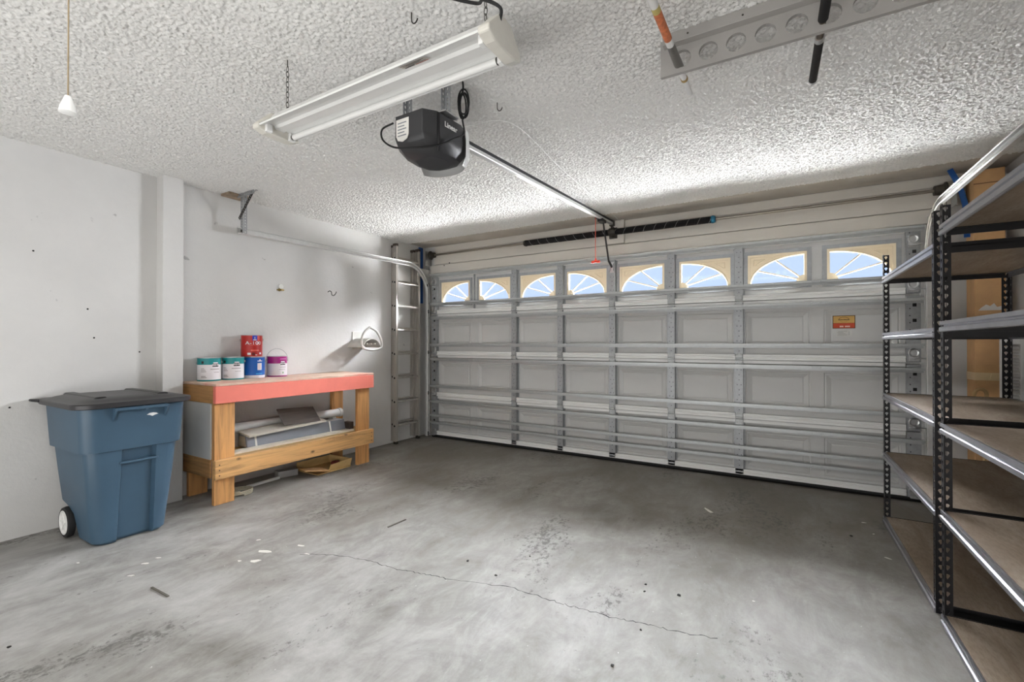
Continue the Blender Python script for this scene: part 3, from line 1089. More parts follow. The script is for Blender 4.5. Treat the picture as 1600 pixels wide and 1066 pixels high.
# ================================================================== ROD RACK AND RODS
def rod_rack(y, label):
    t = thing('rod_rack', (.16, y, 2.36), label, 'rack', 'drilled rod boards on the ceiling')
    mb = MB()
    P, W = .1015, .150
    hw, hp = W / 2, P / 2
    n = 16
    outer = []
    for i in range(n):
        k = i / 2
        seq = [(hw, 0), (hw, hp), (0, hp), (-hw, hp), (-hw, 0), (-hw, -hp), (0, -hp), (hw, -hp), (hw, 0)]
        a, b = seq[int(k)], seq[int(k) + 1]
        f = k - int(k)
        outer.append((a[0] * (1 - f) + b[0] * f, a[1] * (1 - f) + b[1] * f))
    x0 = -.353 - P / 2 - .03
    for i in range(11):
        hc = -.353 + i * P
        c = Vector((hc, y, 2.360 + W / 2))
        k = len(mb.v)
        for dy in (0, .018):
            for ring, off in ((outer, 0), ([(.036 * math.cos(2 * PI * j / n) - .022, .036 * math.sin(2 * PI * j / n)) for j in range(n)], 0)):
                for a, b in ring:      # a vertical, b along x
                    mb.v.append((c.x + b, c.y + dy, c.z + a))
        for j in range(n):
            j2 = (j + 1) % n
            mb.f += [(k + j, k + j2, k + n + j2, k + n + j), (k + 2 * n + j2, k + 2 * n + j, k + 3 * n + j, k + 3 * n + j2), (k + n + j, k + n + j2, k + 3 * n + j2, k + 3 * n + j)]
            mb.m += [0] * 3
    xe0, xe1 = -.353 - hp, -.353 + 10 * P + hp
    mb.box(xe0 - .035, y, 2.36, xe0, y + .018, 2.51)
    mb.box(xe1, y, 2.36, xe1 + .035, y + .018, 2.51)
    mb.box(xe0 - .035, y, 2.357, xe1 + .035, y + .018, 2.36)
    M_RB = mat('rack_board', (166, 163, 159), .6, var=.05, vs=8)
    mb.build('drilled_board', M_RB, t)
    cl = MB().box(xe0 - .02, y - .036, 2.468, xe1 + .035, y, 2.512).build('cleat', M_RB, t, bevel=.002)
    sc_ = MB()
    for i in range(5):
        sc_.lathe([(0, .001), (.004, .001), (.004, 0)], (xe0 + .08 + i * .2, y - .036, 2.488), 8, axis=(0, -1, 0))
    sc_.build('screw', M_DSTEEL, cl)['kind'] = 'stuff'
    return t
rod_rack(1.985, 'grey board drilled with round holes fixed to the ceiling, rods through it')
rod_rack(.55, 'grey drilled board on the ceiling holding the other ends of the rods')

wp = thing('extension_pole', (-.37, 1.5, 2.394), 'white extension pole with an orange label through the ceiling rack', 'pole')
A, B = Vector((-.395, .42, 2.393)), Vector((-.362, 2.27, 2.393))
pl = lambda y: A.lerp(B, (y - A.y) / (B.y - A.y))
MB().tube([A, pl(1.90)], .0145, 16).tube([pl(2.03), pl(2.10)], .0125, 14).tube([pl(2.10), pl(2.115)], .015, 14, 1).tube([pl(2.115), pl(2.25)], [.0125, .0105], 12).build('shaft', [M_WHITE, mat('brass_ring', (176, 148, 90), .4, .5)], wp, smooth=40)
MB().tube([pl(1.60), pl(1.63)], .0148, 16, 1).tube([pl(1.63), pl(1.80)], .0148, 16, 0).build('label', [mat('pole_label_orange', (204, 116, 72), .5, var=.3, vs=60), mat('pole_label_yellow', (196, 180, 110), .5)], wp, smooth=40)
MB().tube([pl(1.84), pl(1.93), pl(2.03)], [.015, .0165, .0175], 16).build('ferrule', mat('grey_ferrule', (128, 126, 122), .35, .5), wp, smooth=40)
bp = thing('fishing_rod', (.14, 1.5, 2.394), 'black fishing rod with a foam grip through the ceiling rack', 'fishing rod')
A2, B2 = Vector((.165, .42, 2.3925)), Vector((.123, 2.43, 2.3925))
pl2 = lambda y: A2.lerp(B2, (y - A2.y) / (B2.y - A2.y))
MB().tube([A2, pl2(1.6), pl2(1.97)], [.008, .0165, .0165], 16).build('grip', M_RUBBER, bp, smooth=40)
MB().tube([pl2(1.97), pl2(2.08)], .0120, 14).build('reel_seat', mat('rod_bronze', (92, 80, 66), .35, .5), bp, smooth=40)
for ya, yb in ((2.08, 2.105), (2.405, 2.418)):
    MB().tube([pl2(ya), pl2(yb)], .0168, 16).build('ring', M_STEEL, bp, smooth=40)
MB().tube([pl2(2.105), pl2(2.405)], .0158, 16).tube([pl2(2.418), pl2(2.43)], [.0165, .012], 16).build('butt_grip', mat('foam_grip', (38, 35, 34), .8, var=.3, vs=60), bp, smooth=40)

# ================================================================== LADDER
LX0, LX1, LY0, LY1, LH = -4.148, -4.030, 4.045, 4.47, 2.44
ld = thing('extension_ladder', (-4.07, 4.26, 0), 'aluminium extension ladder standing upright in the corner by the garage door', 'ladder')
def rail_prof(x0, x1, y, sg):
    # C channel opening inwards
    return [(x0, y), (x1, y), (x1, y + sg * .030), (x1 - .004, y + sg * .030), (x1 - .004, y + sg * .004), (x0 + .004, y + sg * .004), (x0 + .004, y + sg * .030), (x0, y + sg * .030)]
for (xa, xb, dy, top) in ((LX0, LX0 + .056, .028, LH), (LX0 + .061, LX1, 0, LH + .01)):
    for y, sg in ((LY0 + dy, 1), (LY1 - dy, -1)):
        poly = rail_prof(xa, xb, y, sg)
        if sg < 0:
            poly = poly[::-1]
        r = MB().prism(poly, (0, 0, .03), (1, 0, 0), (0, 1, 0), (0, 0, top - .03)).build('rail', M_ALU, ld)
        # plastic cap
        MB().box(xa - .001, y - .002 if sg > 0 else y - .032, top - .03, xb + .001, y + .032 if sg > 0 else y + .002, top).build('cap', mat('ladder_cap', (64, 54, 48), .6), r)
        mb = MB()
        for k in range(8):
            mb.lathe([(0, .002), (.010, .002), (.013, 0)], ((xa + xb) / 2, y, .22 + k * .293 + (.012 if dy else 0)), 10, axis=(0, -sg, 0))
        mb.build('rivet', M_DARKSLOT, r)['kind'] = 'stuff'
for k in range(8):
    for (xa, xb, dy, dz) in ((LX0, LX0 + .056, .028, .026), (LX0 + .061, LX1, 0, 0)):
        c = (xa + xb) / 2
        z = .22 + k * .293 + dz
        MB().prism([(-.016, -.010), (.016, -.010), (.018, 0), (.012, .012), (-.012, .012), (-.018, 0)], (c, LY0 + dy + .004, z), (1, 0, 0), (0, 0, 1), (0, LY1 - LY0 - 2 * dy - .008, 0)).build('rung', M_ALU, ld)
for y in (LY0, LY1):
    sg = 1 if y == LY0 else -1
    MB().box(LX0 + .07, y, 0, LX1 + .002, y + sg * .034, .035).build('foot', M_DSTEEL, ld, bevel=.004)

# blue strips beside the door
o = MB().box(XL + .001, 4.565, 1.765, XL + .013, 4.645, 2.508).build('blue_strip', M_BLUE, None, bevel=.003, org=(XL, 4.60, 1.765))
tag(o, 'dark blue upright strip behind the track beside the ladder', 'strip')
pts = smoothpath([(1.075, 4.535, 2.512), (1.115, 4.535, 2.41), (1.145, 4.535, 2.30), (1.162, 4.535, 2.18), (1.166, 4.535, 2.0)], 6)
o = MB().sweep([(-.006, -.016), (.006, -.016), (.006, .016), (-.006, .016)], pts, (0, 1, 0)).build('blue_strap', M_BLUE, None, org=(1.12, 4.535, 2.0))
tag(o, 'bent blue strap hanging from the ceiling beside the tall cardboard box', 'strap')

# ================================================================== WALL HOOKS AND HOSE HOLDER
hk = thing('brass_hook', (XL, 2.625, 1.745), 'small brass cup hook with a white clip on the wall above the paint cans', 'hook')
MB().lathe([(0, 0), (.014, 0), (.014, .004), (.007, .006), (.006, .05), (0, .05)], (XL, 2.62, 1.742), 12, axis=(1, 0, 0)).box(XL, 2.595, 1.735, XL + .03, 2.652, 1.747).build('hook', mat('brass', (150, 128, 70), .35, .7), hk)
MB().lathe([(0, 0), (.022, 0), (.022, .012), (0, .014)], (XL + .004, 2.632, 1.775), 14, axis=(1, 0, 0)).build('clip', M_WHITE, hk, smooth=40)
o = MB().tube(smoothpath([(XL, 3.165, 1.775), (XL + .03, 3.165, 1.785), (XL + .05, 3.172, 1.77), (XL + .05, 3.175, 1.745), (XL + .075, 3.18, 1.735), (XL + .10, 3.185, 1.755), (XL + .11, 3.185, 1.775)], 5), .0045, 7).build('coat_hook', M_DSTEEL, None, smooth=60, org=(XL, 3.17, 1.75))
tag(o, 'small dark wire coat hook screwed into the white wall', 'hook')

hs = thing('hose_holder', (XL, 3.58, 1.2), 'grey white plastic hose hanger with a triangular front ring on the wall', 'hose hanger')
ring = [(510, 120), (420, 205), (372, 330), (378, 430), (440, 487), (570, 500), (680, 470), (708, 415), (690, 320), (620, 190)]
XH = -3.90
rp_ = [at(530 + a / 10.66, 500 + b / 10.66, 0, XH) for a, b in ring]
M_HOLD = mat('aged_white_plastic', (198, 196, 190), .45, var=.06)
cl = smoothpath(rp_ + [rp_[0]], 4)[:-1]
MB().tube(cl, .0125, 10, closed=True).build('ring', M_HOLD, hs, smooth=60)
sad = [(400, 440), (425, 375), (480, 325), (550, 305), (620, 325), (670, 385), (690, 440)]
sp = smoothpath([at(530 + a / 10.66, 500 + b / 10.66, 0, XH) for a, b in sad], 4)
mb = MB()
rows = []
dz0 = Vector((0, 0, -.012))
for x in (XH + .004, -4.0, -4.10, XL + .002):
    rows.append([Vector((x, p.y, p.z)) for p in sp])
mb.grid(rows)
mb.grid([[p + dz0 for p in r] for r in rows])
mb.grid([rows[0], [p + dz0 for p in rows[0]]])
for r_ in (0, -1):
    mb.grid([[rw[r_] for rw in rows], [rw[r_] + dz0 for rw in rows]])
mb.build('saddle', M_HOLD, hs, smooth=60)
yc = sum(p.y for p in sp) / len(sp)
MB().box(XL, yc - .07, 1.16, XL + .012, yc + .07, 1.36).build('wall_plate', M_HOLD, hs, bevel=.004)
for dy in (-.075, -.02, .035):
    MB().bar((XL + .008, yc + dy, 1.20), (XH, yc + dy + .008, 1.225), .010, .016).build('rib', M_HOLD, hs)

# ================================================================== WHEELED BIN
bn = thing('rubbish_bin', (-3.78, 1.25, 0), 'blue wheeled rubbish bin with a black lid against the white wall', 'bin')
M_BIN = mat('blue_bin_plastic', (60, 86, 106), .42, var=.07, vs=4, bump=.05, bs=120)
def bin_ring(z, x0, x1, y0, y1, r, d, n0, n1):
    pts = []
    for cx, cy, a0 in ((x1 - r, y1 - r, 0), (x0 + r, y1 - r, PI / 2), (x0 + r, y0 + r, PI), (x1 - r, y0 + r, 1.5 * PI)):
        for i in range(6):
            a = a0 + PI / 2 * i / 5
            pts.append((cx + r * math.cos(a), cy + r * math.sin(a), z))
    pts += [(x1, n0, z), (x1 - d, n0 + .012, z), (x1 - d, n1 - .012, z), (x1, n1, z)]
    return pts
rows = []
spec = [(0.004, -3.80, -3.535, 1.085, 1.435), (.02, -3.82, -3.522, 1.07, 1.448), (.16, -3.86, -3.512, 1.055, 1.462), (.20, -3.93, -3.509, 1.05, 1.466), (.225, -4.03, -3.507, 1.047, 1.469), (.40, -4.05, -3.493, 1.032, 1.484), (.572, -4.065, -3.482, 1.018, 1.498)]
for z, a, b, c, d in spec:
    t_ = z / .572
    rows.append(bin_ring(z, a, b, c, d, .07, .030, 1.175 + .012 * t_, 1.365 + .0 * t_))
rows.append(bin_ring(.573, -4.065, -3.482, 1.018, 1.498, .07, 0, 1.187, 1.365))
rows.append(bin_ring(.578, -4.082, -3.464, .998, 1.516, .075, 0, 1.187, 1.365))
rows.append(bin_ring(.85, -4.10, -3.445, .982, 1.535, .08, 0, 1.187, 1.365))
mb = MB().grid(rows, close=True)
mb.add(rows[0], [tuple(range(len(rows[0]) - 1, -1, -1))])
mb.build('body', M_BIN, bn, smooth=35)
MB().box(-3.512, 1.175, .485, -3.478, 1.377, .500).build('grab_bar', M_BIN, bn, bevel=.004)
hd = MB()
for y in (1.135, 1.285, 1.400):
    if y == 1.285:
        hd.box(-3.45, y - .008, .812, -3.405, y + .008, .838)
    else:
        hd.prism([(0, 0), (.045, 0), (.045, -.02), (0, -.085)], (-3.452, y - .006, .84), (1, 0, 0), (0, 0, 1), (0, .012, 0))
hd.box(-3.418, 1.135, .822, -3.402, 1.400, .840)
hd.build('front_handle', M_BIN, bn, bevel=.003)
wl = mat('wheel_white', (226, 226, 224), .5)
for y0, sg in ((1.052, -1), (1.468, 1)):
    MB().lathe([(.074, -.02), (.074, .020), (.080, .022), (.092, .016), (.096, 0), (.092, -.016), (.074, -.02)], (-3.895, y0, .097), 28, axis=(0, sg, 0)).build('tyre', M_RUBBER, bn, smooth=30)
    w_ = MB().lathe([(0, .020), (.016, .022), (.018, .014), (.060, .012), (.068, .022), (.075, .021), (.075, -.02), (0, -.02)], (-3.895, y0, .097), 28, axis=(0, sg, 0))
    for k in range(6):
        a = 2 * PI * k / 6
        w_.bar((-3.895 + .016 * math.cos(a), y0 + sg * .014, .097 + .016 * math.sin(a)), (-3.895 + .062 * math.cos(a), y0 + sg * .014, .097 + .062 * math.sin(a)), .005, .010, up=(0, 1, 0))
    w_.build('hub', wl, bn, smooth=30)
MB().tube([(-3.895, 1.05, .097), (-3.895, 1.465, .097)], .010, 10).build('axle', M_STEEL, bn)
# lid
def lid_ring(z, g):
    return bin_ring(z, -4.125 - g, -3.418 + g, .955 - g, 1.565 + g, .10, 0, 1.2, 1.36)
lr = [lid_ring(.842, 0), lid_ring(.846, .004), lid_ring(.868, .004), lid_ring(.874, 0), lid_ring(.874, -.025), lid_ring(.886, -.05), lid_ring(.896, -.09), lid_ring(.900, -.15)]
mb = MB().grid(lr, close=True)
mb.add(lr[-1], [tuple(range(len(lr[-1])))])
mb.add(lr[0], [tuple(range(len(lr[0]) - 1, -1, -1))])
lid = mb.build('lid', mat('black_lid', (46, 45, 47), .40, var=.15), bn, smooth=30)
MB().box(-4.142, 1.08, .848, -4.10, 1.44, .868).tube(smoothpath([(-4.12, .985, .858), (-4.136, .945, .862), (-4.09, .930, .866), (-4.03, .955, .862)], 4), .009, 8).build('hinge_bar', M_BLACK, lid, bevel=.003)
for y in (1.10, 1.42):
    MB().prism([(-.035, 0), (-.022, .012), (.022, .012), (.035, 0)], (-4.05, y, .892), (0, 1, 0), (0, 0, 1), (.52, 0, 0)).build('ridge', M_BLACK, lid, bevel=.004)
mb = MB()
mk = [(1.30, .776), (1.315, .785), (1.335, .787), (1.352, .783), (1.362, .776), (1.345, .772), (1.33, .765), (1.318, .772)]
mb.prism([(a, b) for a, b in mk], (-3.4505, 0, 0), (0, 1, 0), (0, 0, 1), (.002, 0, 0))
mb.build('badge', M_WHITE, bn)

# ================================================================== WORKBENCH
BX0, BX1, BY0, BY1, BT = -4.140, -3.640, 1.80, 3.335, .922
wb = thing('workbench', (-3.9, 2.55, 0), 'timber workbench with a coral painted front edge against the wall', 'workbench')
PINE_Y, PINE_Z, PINE_X = wood('pine_along', (214, 166, 108), 1), wood('pine_upright', (206, 152, 94), 2), wood('pine_across', (188, 140, 86), 0)
def worn_top():
    t = NT('worn_bench_top')
    f = t.noise(7, 6, .65, (1, .4, 1))
    t.l(t.ramp(f, [(.35, lin((206, 172, 150))), (.5, lin((222, 196, 176))), (.68, lin((226, 150, 132)))]), t.b.inputs['Base Color'])
    t.b.inputs['Roughness'].default_value = .6
    return t.m
M_CORAL = mat('coral_paint', (236, 128, 112), .5, var=.08, vs=3)
MB().box(BX0, BY0, BT - .018, BX1, BY1, BT).build('top', worn_top(), wb, bevel=.003)
MB().box(BX1 - .038, BY0, .772, BX1, BY1, BT - .019).build('apron', M_CORAL, wb, bevel=.003)
for y in (BY0, BY1 - .038):
    MB().box(BX0, y, .772, BX1 - .039, y + .038, BT - .019).build('side_apron', PINE_X, wb, bevel=.003)
for y0 in (BY0 + .012, BY1 - .175):
    MB().box(-3.715, y0, 0, -3.680, y0 + .150, .772).build('leg', PINE_Z, wb, bevel=.003)
    MB().box(-4.12, y0 + .01, 0, -4.085, y0 + .15, .772).build('leg', PINE_Z, wb, bevel=.003)
MB().box(-3.679, BY0, .200, BX1, BY1, .345).build('front_rail', PINE_Y, wb, bevel=.003)
for y in (BY0 - .0, BY1 - .038):
    MB().box(-4.13, y, .205, -3.716, y + .011 if y < 2 else y + .03, .345).build('side_rail', PINE_X, wb, bevel=.002)
MB().box(-4.13, BY0 + .001, .346, -3.716, BY0 + .011, .771).build('side_panel', mat('grey_white_ply', (206, 204, 200), .7, var=.05), wb)
MB().box(-4.084, BY0 + .03, .328, -3.716, BY1 - .05, .346).build('shelf', mat('shelf_board', (196, 166, 118), .7, var=.15, vs=8, stretch=(1, .2, 1)), wb)
MB().box(-3.83, BY0 + .165, .3465, -3.725, BY1 - .18, .362).build('shelf_edge_board', mat('white_edge_board', (226, 218, 202), .6, var=.1, vs=12), wb, bevel=.002)
sc_ = MB()
for y in (BY0 + .03, BY1 - .03):
    for z in (.23, .27, .31):
        sc_.lathe([(0, .0012), (.005, .0012), (.005, 0)], (BX1, y, z), 8, axis=(1, 0, 0))
sc_.build('screw', M_DSTEEL, wb)['kind'] = 'stuff'

# ---- paint cans
def wrap_text(mb, txt, size, cx, cy, r, th, z, m, bold=True, sx=1.0):
    vs, fs = text_mesh(txt, size, bold=bold)
    out = []
    for a, b, c in vs:
        t = th + a * sx / r
        rr = r + .0026 + c
        out.append((cx + rr * math.cos(t), cy + rr * math.sin(t), z + b))
    mb.add(out, fs, m)
def patch(mb, cx, cy, r, t0, t1, z0, z1, m, lift=.0008):
    n = max(2, int(abs(t1 - t0) / .12))
    rows = [[(cx + (r + lift) * math.cos(t0 + (t1 - t0) * i / n), cy + (r + lift) * math.sin(t0 + (t1 - t0) * i / n), z) for i in range(n + 1)] for z in (z0, z1)]
    mb.grid(rows, m)
CAN_R, CAN_H = .083, .190
M_TIN = mat('tin_rim', (188, 190, 192), .3, .85, var=.08)
def paint_can(cx, cy, z, label, bands, base, deco, handle, cmats):
    t = thing('paint_can', (cx, cy, z), label, 'paint can', 'paint cans on the workbench')
    prof, ms = [(0, .003), (CAN_R - .004, .003), (CAN_R - .004, 0), (CAN_R, .001)], [0, 0, 0]
    for z1, m in bands:
        prof.append((CAN_R, z1 * CAN_H))
        ms.append(m)
    prof += [(CAN_R + .0025, CAN_H - .004), (CAN_R + .0025, CAN_H), (CAN_R - .008, CAN_H), (CAN_R - .010, CAN_H - .008), (0, CAN_H - .008)]
    ms += [0] * 5
    body = MB().lathe(prof, (cx, cy, z), 40, ms).build('body', cmats, t, smooth=40)
    d = MB()
    deco(d, cx, cy, z)
    if d.v:
        d.build('label_print', cmats, body)['kind'] = 'stuff'
    th = -.46 + PI / 2
    for s_ in (0, PI):
        MB().lathe([(.010, 0), (.010, .006), (0, .007)], (cx + CAN_R * math.cos(th + s_), cy + CAN_R * math.sin(th + s_), z + CAN_H * .80), 10, axis=(math.cos(th + s_), math.sin(th + s_), 0)).build('ear', M_TIN, body)
    hx = Vector((math.cos(th), math.sin(th), 0))
    hy = Vector((-math.sin(th), math.cos(th), 0))
    arc = []
    for i in range(17):
        a = PI * i / 16
        lift = {'up': 1.0, 'down': -.35, 'back': .22, 'dark': -.5}[handle]
        c = Vector((cx, cy, z + CAN_H * .80))
        out_ = {'up': .1, 'down': .94, 'back': .9, 'dark': .9}[handle]
        arc.append(c + hx * (CAN_R + .008) * math.cos(a) + Vector((0, 0, 1)) * (.105 * lift * math.sin(a)) + hy * (CAN_R + .012) * out_ * math.sin(a))
    MB().tube(arc, .0020, 6).build('handle', M_TIN, t, smooth=60)
    return t
C_TEAL, C_WHITE, C_INK = mat('teal_label', (22, 138, 142), .35), mat('white_label', (232, 230, 234), .35, var=.02), mat('ink', (34, 32, 34), .5)
C_GREYT, C_GREEN = mat('grey_print', (148, 140, 142), .6), mat('green_mark', (120, 176, 120), .6)
C_MAG, C_BLUE, C_RED = mat('magenta_label', (158, 18, 120), .35), mat('blue_label', (10, 92, 178), .35), mat('red_label', (178, 34, 30), .35, var=.1)
C_NAVY, C_CYAN = mat('navy_badge', (44, 56, 176), .4), mat('cyan_print', (70, 170, 220), .5)
R = CAN_R
def deco_teal(off):
    def f(d, cx, cy, z):
        patch(d, cx, cy, R, off - .28, off + .30, z + .116, z + .142, 3)
        patch(d, cx, cy, R, off - .20, off + .24, z + .142, z + .152, 2)
        wrap_text(d, 'BEHR', .020, cx, cy, R, off + .02, z + .130, 2, sx=1.15)
        patch(d, cx, cy, R, off - 1.22, off - 1.00, z + .142, z + .162, 3)
        for i, (a, b) in enumerate(((-1.25, -.95), (-1.25, -.85), (-1.25, -.78))):
            patch(d, cx, cy, R, off + a, off + b, z + .100 - i * .012, z + .104 - i * .012, 4)
        for i in range(2):
            patch(d, cx, cy, R, off - 1.25, off - .75 - .08 * i, z + .028 + i * .010, z + .033 + i * .010, 4)
        patch(d, cx, cy, R, off - .45, off + .40, z + .094, z + .099, 4)
        patch(d, cx, cy, R, off - .15, off + .40, z + .070, z + .073, 4)
    return f
TEALB = [(.06, 1), (.70, 2), (.97, 1)]
CX = -4.035
cans_m = [M_TIN, C_TEAL, C_WHITE, C_INK, C_GREYT]
paint_can(CX, 1.945, BT, 'teal and white paint can at the end of the row beside the pilaster', TEALB, 0, deco_teal(.10), 'down', cans_m)
paint_can(CX + .01, 2.128, BT, 'teal and white paint can next to the blue can, wire handle laid back', TEALB, 0, deco_teal(-.15), 'back', cans_m)
def deco_blue(d, cx, cy, z):
    patch(d, cx, cy, R, -.22, .22, z + .072, z + .132, 2)
    for i in range(4):
        patch(d, cx, cy, R, -.14, .14, z + .084 + i * .011, z + .088 + i * .011, 4, .0016)
    patch(d, cx, cy, R, -.22, .28, z + .148, z + .154, 2)
    patch(d, cx, cy, R, -.02, .08, z + .154, z + .166, 2)
    patch(d, cx, cy, R, -.36, .30, z + .036, z + .043, 3)
paint_can(CX, 2.316, BT, 'blue paint can with a white label square under the red can', [(.14, 2), (.96, 1)], 0, deco_blue, 'dark', [M_TIN, C_BLUE, C_WHITE, C_CYAN, mat('pale_print', (210, 180, 176), .6)])
def deco_mag(d, cx, cy, z):
    o_ = .02
    patch(d, cx, cy, R, o_ - .28, o_ + .32, z + .108, z + .132, 3)
    patch(d, cx, cy, R, o_ - .20, o_ + .24, z + .132, z + .143, 2)
    wrap_text(d, 'BEHR', .019, cx, cy, R, o_ + .03, z + .121, 2, sx=1.15)
    patch(d, cx, cy, R, o_ - .30, o_ + .45, z + .160, z + .166, 5)
    patch(d, cx, cy, R, o_ - .30, o_ + .40, z + .086, z + .090, 4)
    patch(d, cx, cy, R, o_ - .38, o_ + .30, z + .066, z + .069, 4)
    patch(d, cx, cy, R, o_ - .04, o_ + .10, z + .030, z + .044, 6)
paint_can(CX, 2.530, BT, 'magenta and white paint can with its wire handle raised', [(.06, 1), (.64, 2), (.97, 1)], 0, deco_mag, 'up', [M_TIN, C_MAG, C_WHITE, C_INK, C_GREYT, mat('pink_print', (222, 140, 200), .5), C_GREEN])
def deco_red(d, cx, cy, z):
    o_ = -.30
    patch(d, cx, cy, R, o_ - .16, o_ + .30, z + .140, z + .184, 3)
    patch(d, cx, cy, R, o_ - .08, o_ + .22, z + .142, z + .150, 2, .0014)
    patch(d, cx, cy, R, o_ + .04, o_ + .10, z + .156, z + .172, 2, .0014)
    wrap_text(d, 'A-100', .040, cx, cy, R, o_ - .05, z + .118, 2, bold=False, sx=1.3)
    patch(d, cx, cy, R, o_ - .45, o_ + .60, z + .100, z + .103, 5)
    patch(d, cx, cy, R, o_ - .30, o_ + .50, z + .050, z + .060, 5)
    patch(d, cx, cy, R, o_ - .62, o_ - .30, z + .016, z + .034, 2)
    patch(d, cx, cy, R, o_ + .55, o_ + .80, z + .020, z + .036, 2)
    patch(d, cx, cy, R, o_ - .20, o_ + .10, z + .010, z + .036, 4)
    patch(d, cx, cy, R, o_ + .12, o_ + .30, z + .012, z + .018, 2)
paint_can(CX - .005, 2.296, BT + CAN_H, 'red paint can with a blue badge stacked on the blue can', [(.97, 1)], 0, deco_red, 'dark', [M_TIN, C_RED, C_WHITE, C_NAVY, mat('maroon_print', (90, 18, 16), .5), mat('salmon_print', (222, 110, 92), .5)])

# ---- things on the bench shelf
SHZ = .346
tbx = thing('white_pipe', (-4.0, 2.65, .5), 'long white pipe with a capped end lying at the back of the bench shelf', 'pipe')
MB().tube([(-4.045, 2.03, .500), (-4.03, 3.20, .500)], .040, 20).build('pipe', M_WHITE, tbx, smooth=40)
MB().tube([(-4.03, 3.20, .500), (-4.03, 3.235, .500)], .045, 20).lathe([(0, 0), (.014, 0), (.014, .012), (0, .014)], (-4.03, 3.235, .500), 10, axis=(0, 1, 0)).build('end_cap', M_WHITE, tbx, smooth=40)
for y in (2.12, 3.12):
    MB().prism([(-.05, 0), (.05, 0), (.035, .115), (-.035, .115)], (-4.04, y, SHZ), (1, 0, 0), (0, 0, 1), (0, .04, 0)).build('rest_block', M_WHITE, tbx)
gp = thing('flooring_carton', (-3.9, 2.65, SHZ), 'long grey carton of planks with white straps on the bench shelf', 'carton')
M_GCART = mat('grey_metallic_wrap', (136, 140, 148), .3, .35, var=.15, vs=10, stretch=(1, .2, 1))
MB().prism([(-.070, 0), (.075, 0), (.052, .098), (-.050, .098)], (-3.885, 2.13, SHZ + .0165), (1, 0, 0), (0, 0, 1), (0, .99, 0)).build('body', M_GCART, gp, bevel=.004)
MB().prism([(-.058, .006), (.060, .006), (.040, .088), (-.040, .088)], (-3.885, 2.1275, SHZ + .0165), (1, 0, 0), (0, 0, 1), (0, .003, 0)).build('end_label', mat('beige_end', (178, 168, 150), .6), gp)
for y in (2.20, 2.935):
    MB().prism([(-.073, -.001), (.078, -.001), (.0535, .1005), (-.0515, .1005)], (-3.885, y, SHZ + .0165), (1, 0, 0), (0, 0, 1), (0, .016, 0)).build('strap', M_PAPER, gp)
b1 = MB().obox((-3.865, 2.50, SHZ + .134), Vector((.0, .37, .012)), (.085, 0, -.012), (0, 0, .008)).build('trim_board', mat('pale_board', (204, 200, 190), .5, var=.05), None, bevel=.002, org=(-3.865, 2.5, SHZ + .12))
tag(b1, 'pale grey trim board lying flat on the grey carton', 'board')
b3 = MB().obox((-3.90, 2.28, SHZ + .1215), Vector((.0, .11, 0)), (.055, 0, 0), (0, 0, .0055)).build('trim_offcut', mat('beige_offcut', (196, 186, 168), .6), None, bevel=.001, org=(-3.90, 2.28, SHZ + .12))
tag(b3, 'short beige offcut under the pale trim board on the carton', 'board')
b2 = MB().obox((-3.895, 2.66, SHZ + .205), Vector((.012, .18, -.008)), Vector((.090, -.02, -.062)), Vector((.002, .0, .0035))).build('laminate_sample', wood('dark_laminate', (104, 98, 94), 1, .6, False, .4, 12), None, bevel=.001, org=(-3.885, 2.655, SHZ + .15))
tag(b2, 'dark grey wood grain laminate plank tilted on top of the carton', 'plank')
b4 = MB().prism([(-.045, 0), (.045, 0), (.045, .07), (-.045, .07)], (-3.80, 3.125, SHZ + .0165), (1, 0, 0), (0, 0, 1), (0, .05, 0)).build('dark_block', mat('dark_brown', (58, 46, 38), .6), None, bevel=.004, org=(-3.80, 3.12, SHZ + .0165))
tag(b4, 'small dark brown block at the far end of the bench shelf', 'block')

# ---- under the bench
M_CARD = mat('cardboard', (204, 162, 114), .8, var=.10, vs=8)
M_CARD2 = mat('pale_cardboard', (206, 174, 118), .8, var=.10, vs=8)
cb = thing('flattened_box', (-3.85, 2.92, 0), 'open low cardboard tray with red scraps on the floor under the workbench', 'box')
MB().box(-4.02, 2.72, .002, -3.70, 3.09, .008).box(-4.02, 3.082, .008, -3.70, 3.09, .085).box(-4.02, 2.72, .008, -4.012, 3.082, .08).build('tray', M_CARD2, cb)
MB().obox((-3.705, 2.975, .045), Vector((.012, .115, .012)), Vector((.004, 0, 0)), Vector((.014, 0, .036))).build('flap', M_CARD2, cb)
MB().obox((-3.76, 2.72, .050), Vector((.05, .09, -.012)), Vector((.095, -.03, .006)), (0, 0, .003)).build('flap', M_CARD, cb)
def scrap(name, c, r, mt, label, cat, flat=.5, seed=0, group=None):
    rr = random.Random(seed)
    mb = MB()
    rows = []
    for i in range(5):
        ph = PI * i / 4
        rows.append([(c[0] + r * math.sin(ph) * math.cos(2 * PI * k / 8) * rr.uniform(.7, 1.15), c[1] + r * math.sin(ph) * math.sin(2 * PI * k / 8) * rr.uniform(.7, 1.15), c[2] - r * flat * math.cos(ph) * rr.uniform(.85, 1.0)) for k in range(8)])
    mb.grid(rows, close=True)
    o = mb.build(name, mt, None, org=(c[0], c[1], c[2] - r * flat))
    return tag(o, label, cat, group)
scrap('paper_ball', (-3.77, 2.965, .0295), .042, mat('red_scrap', (190, 84, 70), .7, var=.2, vs=30), 'crumpled coral red scrap in the cardboard tray', 'scrap', .5, 3)
scrap('paper_ball', (-3.85, 3.03, .033), .050, mat('dark_red_scrap', (122, 52, 46), .7, var=.2, vs=30), 'crumpled dark red scrap against the back of the cardboard tray', 'scrap', .5, 5)
